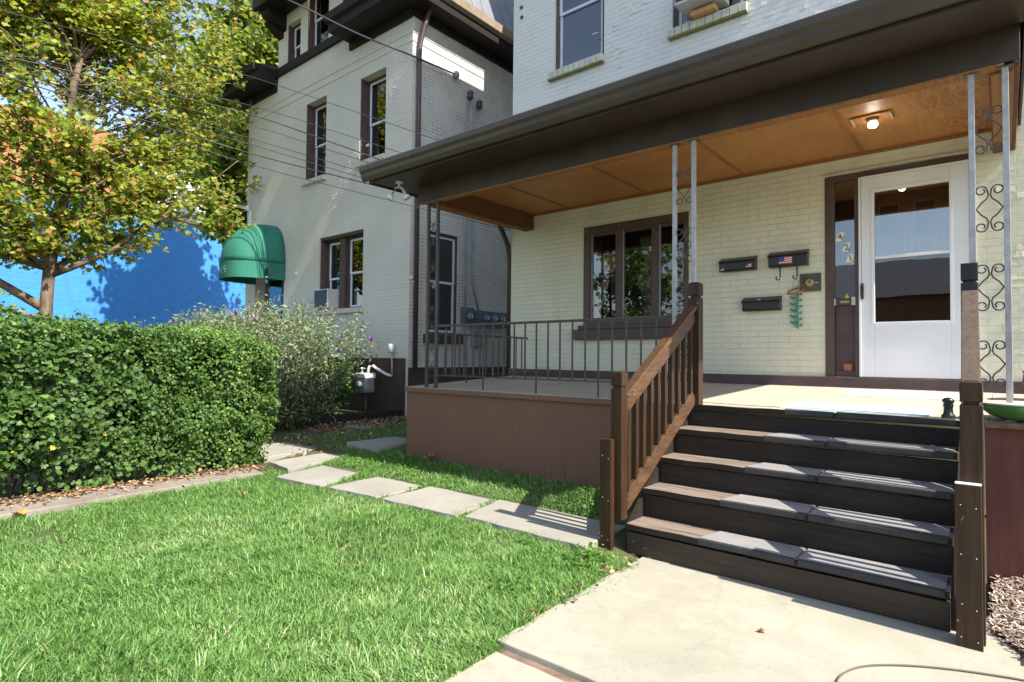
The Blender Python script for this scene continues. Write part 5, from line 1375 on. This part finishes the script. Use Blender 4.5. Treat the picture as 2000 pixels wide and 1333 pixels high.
# hedge -----------------------------------------------------------------
def hedge():
    t = thing('hedge', (-7.4, .5, 0), 'clipped green hedge of mixed leaves beside the lawn', 'hedge')
    x0, x1, y0, y1 = -7.95, -6.84, -1.2, 3.72
    n = 84000
    # sample the shell of a lumpy rounded box
    kind = RNG.random(n)
    P = np.zeros((n, 3)); N = np.zeros((n, 3))
    y = RNG.uniform(y0, y1, n); z = RNG.uniform(.10, 1.72, n)
    lump = lambda a, b, s: .13 * (vnoise(a, b, 2.2, s) - .5) + .20 * (vnoise(a, b, 6.0, s + 1) - .5) + .10 * (vnoise(a, b, 12.0, s + 2) - .5)
    fr_ = kind < .58
    lo = np.clip((z - .10) / .55, 0, 1)
    P[fr_] = np.stack([x1 + lump(y, z, 1) - .16 * (1 - lo) ** 1.5, y, z], 1)[fr_]; N[fr_] = (1, -.1, .45)
    tp = (kind >= .58) & (kind < .80)
    xx = RNG.uniform(x0, x1, n)
    edge = np.clip((xx - (x1 - .22)) / .22, 0, 1)
    P[tp] = np.stack([xx, y, 1.70 + lump(xx, y, 3) * 1.1 - .10 * edge ** 2 + .03 * np.sin(y * 1.7)], 1)[tp]; N[tp] = (.2, 0, 1)
    en = (kind >= .80)
    bul = .16 * np.sin(np.clip((z - .2) / 1.4, 0, 1) * math.pi)
    P[en] = np.stack([xx, y1 - .12 + lump(xx, z, 5) + bul - .12 * np.clip((z - 1.45) / .3, 0, 1), z * .985], 1)[en]; N[en] = (.3, 1, .3)
    rnd = np.clip((P[:, 1] - (y1 - .75)) / .75, 0, 1.2); P[:, 2] -= np.where(P[:, 2] > .5, .20 * rnd ** 2.2 * (P[:, 2] / 1.7), 0)
    P[:, 0] -= .10 * rnd ** 3
    P += -N / np.linalg.norm(N, axis=1)[:, None] * (RNG.random(n) ** 1.6 * .26)[:, None]
    # round the long top edges and open a few holes near the foot
    hole = (vnoise(P[:, 1], P[:, 2], 3.4, 9) > .62) & (P[:, 2] < 1.5) & fr_ & (RNG.random(n) < .8)
    low = (P[:, 2] < .34) & (vnoise(P[:, 1], P[:, 0], 3.0, 4) > .5) & (RNG.random(n) < .7)
    keep = ~(hole | low); P, N = P[keep], N[keep]; n = len(P)
    big = vnoise(P[:, 1], P[:, 2], .8, 12)
    yy = P[:, 1]
    size = np.where(yy + .5 * (vnoise(P[:, 1], P[:, 2], 2.0, 77) - .5) < 2.1, .046, .033) * RNG.uniform(.65, 1.35, n) * (1 - .2 * (P[:, 2] > 1.5))
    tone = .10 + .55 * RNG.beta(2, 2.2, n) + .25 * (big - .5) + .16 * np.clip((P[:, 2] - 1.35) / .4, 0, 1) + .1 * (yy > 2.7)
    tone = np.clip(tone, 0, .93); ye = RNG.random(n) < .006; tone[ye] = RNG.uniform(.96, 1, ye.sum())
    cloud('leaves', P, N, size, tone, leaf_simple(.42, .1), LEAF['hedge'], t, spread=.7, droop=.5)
    # a few broad grape like leaves
    k = 220; y = RNG.uniform(y0, 2.6, k); z = RNG.uniform(.12, 1.2, k)
    P2 = np.stack([x1 + .02 + lump(y, z, 1) - .12 * (1 - np.clip(z / .6, 0, 1)), y, z], 1)
    cloud('broad_leaves', P2, np.tile(np.array([1, -.1, .5]), (k, 1)), RNG.uniform(.045, .065, k), np.clip(RNG.normal(.38, .15, k), .1, .7), leaf_maple(), LEAF['hedge'], t, spread=.4, droop=1.0)
    # woody stems
    st = MB()
    for q in range(110):
        y_ = random.uniform(y0, y1 - .15); x_ = random.uniform(x0 + .2, x1 - .30)
        b = Vector((x_ + random.gauss(0, .12), y_ + random.gauss(0, .15), random.uniform(.5, 1.45)))
        st.tube(wiggle((x_, y_, -.02), b, 4, .06), [.013, .011, .009, .007, .005], MT['twig'], 5)
    st.build('stems', t)
    # shaded heart of old leaves
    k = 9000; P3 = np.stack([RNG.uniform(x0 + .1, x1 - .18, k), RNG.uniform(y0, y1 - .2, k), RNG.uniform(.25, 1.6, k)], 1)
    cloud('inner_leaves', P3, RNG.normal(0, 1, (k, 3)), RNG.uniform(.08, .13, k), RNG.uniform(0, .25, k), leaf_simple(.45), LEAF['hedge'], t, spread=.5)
hedge()

# grey green butterfly bush with purple spikes ---------------------------
def bush():
    t = thing('butterfly_bush', (-9.6, 5.4, .2), 'grey green bush with purple flower spikes in front of the grey house', 'bush')
    st = MB(); P = []; tips = []
    for k in range(250):
        bx = random.uniform(-13.2, -8.7); by = random.uniform(4.6, 5.7)
        px = bx + random.gauss(0, .55); py = by + random.gauss(0, .35)
        u = (px + 9.9) / 2.3; h = 2.12 - .42 * max(0, (px + 9.3)) ** 1.3 + random.gauss(0, .13) - .12 * max(0, -u) ** 2
        h = max(h, 1.2)
        px = min(px, -8.35)
        pth = wiggle((bx * .85 + -9.9 * .15, by, .2), (px, py, h), 7, .04); st.tube(pth, [.012, .01, .009, .008, .007, .005, .004, .003], MT['twig'], 5)
        tips.append(pth[-1])
        for q in range(230):
            f_ = random.uniform(.06, 1.0); i = min(int(f_ * 7), 6); p = pth[i].lerp(pth[i + 1], f_ * 7 - i)
            P.append(p + Vector((random.gauss(0, .10), random.gauss(0, .10), random.gauss(0, .07))))
    st.build('stems', t)
    P = np.array([tuple(p) for p in P]); n = len(P)
    cloud('foliage', P, np.tile(np.array([.3, -.2, .8]), (n, 1)), RNG.uniform(.055, .115, n), np.clip(RNG.normal(.55, .25, n), 0, 1), leaf_lance(), LEAF['budd'], t, spread=.8, droop=.2)
    for k in range(15):
        p = random.choice(tips); m = MB(); d_ = Vector((random.gauss(0, .4), random.gauss(0, .4), .6)).normalized()
        if k == 0: p = Vector((-8.30, 5.5, 1.50)); d_ = Vector((.8, .0, -.5)).normalized()
        pts_ = [p + d_ * (i * .028) for i in range(5)]
        m.tube(pts_, [.010, .017, .016, .011, .003], MT['purpleflower'], 7); m.build('flower_spike', t)
bush()

def shrub(name, c, rad, n, size, label, leafm, tmpl, tones):
    t = thing(name, (c[0], c[1], float(zg(c[0], c[1]))), label, 'shrub')
    st = MB(); P = []
    for k in range(26):
        a = random.uniform(0, 6.28); e_ = Vector((c[0] + rad[0] * math.cos(a) * random.uniform(.3, 1), c[1] + rad[1] * math.sin(a) * random.uniform(.3, 1), c[2] + rad[2] * random.uniform(-.2, 1)))
        pth = wiggle((c[0] + random.gauss(0, .12), c[1] + random.gauss(0, .12), float(zg(c[0], c[1])) - .03), e_, 5, .06); st.tube(pth, [.008, .007, .006, .005, .004, .003], MT['twig'], 5)
        for q in range(n // 26):
            f_ = random.uniform(.35, 1); i = min(int(f_ * 5), 4); P.append(pth[i].lerp(pth[i + 1], f_ * 5 - i) + Vector((random.gauss(0, .06), random.gauss(0, .06), random.gauss(0, .06))))
    st.build('stems', t); P = np.array([tuple(p) for p in P]); k = len(P)
    cloud('foliage', P, np.tile(np.array([.4, -.2, .8]), (k, 1)), RNG.uniform(size * .6, size * 1.3, k), np.clip(RNG.normal(tones, .22, k), 0, 1), tmpl, leafm, t, spread=.6, droop=.4)
shrub('green_shrub', (-9.75, 6.2, .95), (.75, .4, .48), 3400, .068, 'bright green low shrub under the purple flowered bush', LEAF['shrub'], leaf_simple(.38), .55)

# lawn -------------------------------------------------------------------
def in_poly(x, y, poly):
    c2 = np.zeros(len(x), bool); n = len(poly); j = n - 1
    for i in range(n):
        xi, yi = poly[i]; xj, yj = poly[j]
        hit = ((yi > y) != (yj > y)) & (x < (xj - xi) * (y - yi) / (yj - yi + 1e-12) + xi); c2 ^= hit; j = i
    return c2

def grass():
    X = []; Y = []
    for (a0, a1, b0, b1, den) in ((-4.6, -1.8, .3, 3.6, 17000), (-6.6, -4.6, .3, 3.6, 10000), (-6.9, -2.1, 3.6, 4.9, 7500), (-8.0, -5.85, 4.6, 7.0, 2400), (-6.6, -1.8, -2, .3, 900)):
        k = int((a1 - a0) * (b1 - b0) * den); X.append(RNG.uniform(a0, a1, k)); Y.append(RNG.uniform(b0, b1, k))
    x = np.concatenate(X); y = np.concatenate(Y)
    edge_l = -6.42 + .07 * (vnoise(y, y * 0, 2.5, 2) - .5) * 2 - .05 * np.clip(y - 1.5, 0, 2)
    edge_r = -1.89 + .12 * (vnoise(y, y * 0, 3.0, 5) - .5) - .06 * np.clip((y - 3.3) / .5, 0, 1)
    ok = (x > edge_l) | (y > 3.4); ok &= x < edge_r
    ok &= ~((x > -2.3) & (y > 3.62))
    ok &= ~((x < -7.0) & (y < 4.2))
    for _, poly in STONES:
        cx_, cy_ = np.mean([p[0] for p in poly]), np.mean([p[1] for p in poly])
        ok &= ~in_poly(x, y, [(cx_ + (p[0] - cx_) * .97, cy_ + (p[1] - cy_) * .97) for p in poly])
    bare = vnoise(x, y, 1.3, 8) * .6 + vnoise(x, y, 4, 9) * .4
    ok &= ~((bare > .72) & (RNG.random(len(x)) < .6))
    ok &= ~((y > 4.7) & (x > -5.9) & (RNG.random(len(x)) < (y - 4.7) / .22))
    x, y = x[ok], y[ok]; n = len(x)
    tuft = vnoise(x, y, 9, 61)
    dry = vnoise(x, y, .9, 21) * .5 + vnoise(x, y, 2.7, 22) * .5 + .25 * np.exp(-((x + 2.3) ** 2 + (y - 1.9) ** 2) / .35)
    h = RNG.uniform(.018, .052, n) * (.75 + .5 * vnoise(x, y, 2.2, 31)) * (.6 + .8 * tuft) * np.where(RNG.random(n) < .06, 1.7, 1.0) * np.where(y > 3.6, .85, 1.0)
    wd_ = RNG.uniform(.0020, .0040, n)
    ang = RNG.uniform(0, 2 * math.pi, n) + 2.2 * (vnoise(x, y, 1.7, 40) - .5); lean = RNG.uniform(.15, 1.0, n) ** .7 * h * 1.5
    flow = 6.28 * vnoise(x, y, .8, 41); lx = np.cos(ang) * .95 + np.cos(flow) * .25; ly = np.sin(ang) * .95 + np.sin(flow) * .25
    z = zg(x, y) - .004
    wx, wy = -np.sin(ang) * wd_, np.cos(ang) * wd_
    b = np.stack([x, y, z], 1); W_ = np.stack([wx, wy, wx * 0], 1); Ln = np.stack([lx * lean, ly * lean, lx * 0], 1); U = np.stack([x * 0, x * 0, h], 1)
    v = np.stack([b - W_, b + W_, b + U * .6 + Ln * .35 - W_ * .8, b + U * .6 + Ln * .35 + W_ * .8, b + U * .95 + Ln], 1).reshape(-1, 3)
    f = np.array([(0, 1, 3), (0, 3, 2), (2, 3, 4)]); F = (f[None] + (np.arange(n) * 5)[:, None, None]).reshape(-1, 3)
    tone = np.clip(.06 + .74 * RNG.beta(1.6, 1.7, n) + .30 * (dry - .45), 0, .9); st = RNG.random(n) < (.02 + .12 * np.clip((dry - .62) * 4, 0, 1)); tone[st] = RNG.uniform(.93, 1, st.sum())
    me = tri_mesh('grass', v, F, np.repeat(tone, 5), LEAF['grass'])
    o = bpy.data.objects.new('grass', me); COL.objects.link(o)
    tag(o, 'short green lawn grass with a few dry patches', 'grass', kind='stuff')
grass()

# clover and weeds by the slab edges
def weeds():
    n = 2600; x = RNG.uniform(-6.2, -2.2, n); y = RNG.uniform(3.35, 4.75, n)
    k = vnoise(x, y, 3.5, 55) > .55
    for _, poly in STONES: k &= ~in_poly(x, y, poly)
    x, y = x[k], y[k]
    xx = np.concatenate([x, RNG.normal(-2.18, .07, 160), RNG.normal(-2.35, .1, 60)]); yy = np.concatenate([y, RNG.normal(3.42, .10, 160), RNG.normal(2.75, .1, 60)])
    P = np.stack([xx, yy, zg(xx, yy) + RNG.uniform(.02, .055, len(xx))], 1)
    o = cloud('clover', P, np.tile(np.array([0, 0, 1.]), (len(P), 1)), RNG.uniform(.018, .04, len(P)), RNG.uniform(.35, .9, len(P)), leaf_simple(.45), LEAF['shrub'], None, (0, 0, 0), .35)
    tag(o, 'low clover and weeds between the stepping stones', 'weeds', kind='stuff')
weeds()

# leaf litter under the hedge, wood chips by the steps
def litter():
    n = 1900; y = RNG.uniform(-.5, 3.5, n); x = -6.86 + np.abs(RNG.normal(0, .17, n)) + RNG.uniform(-.15, .05, n) - .04 * y
    xb = np.concatenate([RNG.uniform(-9.4, -7.6, 2600), RNG.uniform(-8.6, -6.9, 600)]); yb = np.concatenate([RNG.uniform(5.2, 6.9, 2600), RNG.uniform(4.0, 5.5, 600)])
    xc = RNG.normal(-2.0, .05, 40); yc = RNG.uniform(2.3, 3.75, 40); xb = np.concatenate([xb, xc]); yb = np.concatenate([yb, yc])
    x = np.concatenate([x, xb]); y = np.concatenate([y, yb])
    z = np.where((x > -7) & (x < -5), np.maximum(zg(x, y), .065) + .004, np.maximum(zg(x, y), .012 * (x > -2.3)) + .01) + RNG.uniform(0, .012, len(x))
    P = np.stack([x, y, z], 1)
    o = cloud('leaf_litter', P, np.tile(np.array([0, 0, 1.]), (len(P), 1)), RNG.uniform(.02, .055, len(P)), RNG.random(len(P)), leaf_simple(.35), LEAF['litter'], None, (0, 0, 0), .35)
    tag(o, 'dry brown leaf litter along the foot of the hedge and bush', 'leaf litter', kind='stuff')
    n = 26000; x = RNG.uniform(-.12, 1.4, n); y = RNG.uniform(3.2, 4.9, n)
    k = x > .12 - .55 * (y - 3.62) + .04 * (vnoise(x, y, 6, 3) - .5); k &= x > -.06
    x, y = x[k], y[k]; z = .02 + .05 * ss((x + .1) / .5) + RNG.uniform(0, .03, len(x))
    P = np.stack([x, y, z], 1)
    V = np.array([(-.12, 0, 0), (.12, 0, 0), (.14, 1, .05), (-.10, 1, .02)], float)
    o = cloud('wood_chips', P, np.tile(np.array([0, 0, 1.]), (len(P), 1)), RNG.uniform(.012, .042, len(P)), RNG.beta(2.2, 1.6, len(P)), (V, [(0, 1, 2), (0, 2, 3)]), LEAF['mulch'], None, (0, 0, 0), .3)
    tag(o, 'brown wood chip mulch beside the right post of the steps', 'mulch', kind='stuff')
    mb = MB(); gx = np.linspace(-.06, 1.6, 12); gy = np.linspace(3.1, 4.87, 14)
    vs = [(a, b, (.02 + .05 * float(ss((a + .1) / .5))) if a > .10 - .55 * (b - 3.62) else -.04) for b in gy for a in gx]
    mb.add(vs, [(j * 12 + i, j * 12 + i + 1, (j + 1) * 12 + i + 1, (j + 1) * 12 + i) for j in range(13) for i in range(11)], plain('mulch soil', (.08, .05, .035), .95, .4, 30))
    tag(mb.build('flower_bed'), kind='structure')
litter()

# single fallen leaves
def fallen(x, y, z, s, mat, label):
    V, F = leaf_maple(); V = V * s; a = random.uniform(0, 6.28)
    mb = MB(); mb.add([(x + p[0] * math.cos(a) - p[1] * math.sin(a), y + p[0] * math.sin(a) + p[1] * math.cos(a), z + abs(p[0]) * .5 + p[2]) for p in V], F, mat)
    tag(mb.build('fallen_leaf', loc=(x, y, z)), label, 'leaf', 'single fallen leaves')
fallen(-6.28, 1.18, .05, .10, MT['leaf_orange'], 'orange fallen leaf at the left end of the lawn')
fallen(-5.25, 4.74, .20, .12, MT['leaf_dry'], 'dry brown leaf lying against the porch skirt')
fallen(-5.62, 2.72, .06, .06, MT['leaf_orange'], 'small orange leaf on the lawn near the hedge end')
fallen(-.98, 3.16, .014, .035, MT['leaf_dry'], 'tiny brown leaf on the concrete path')
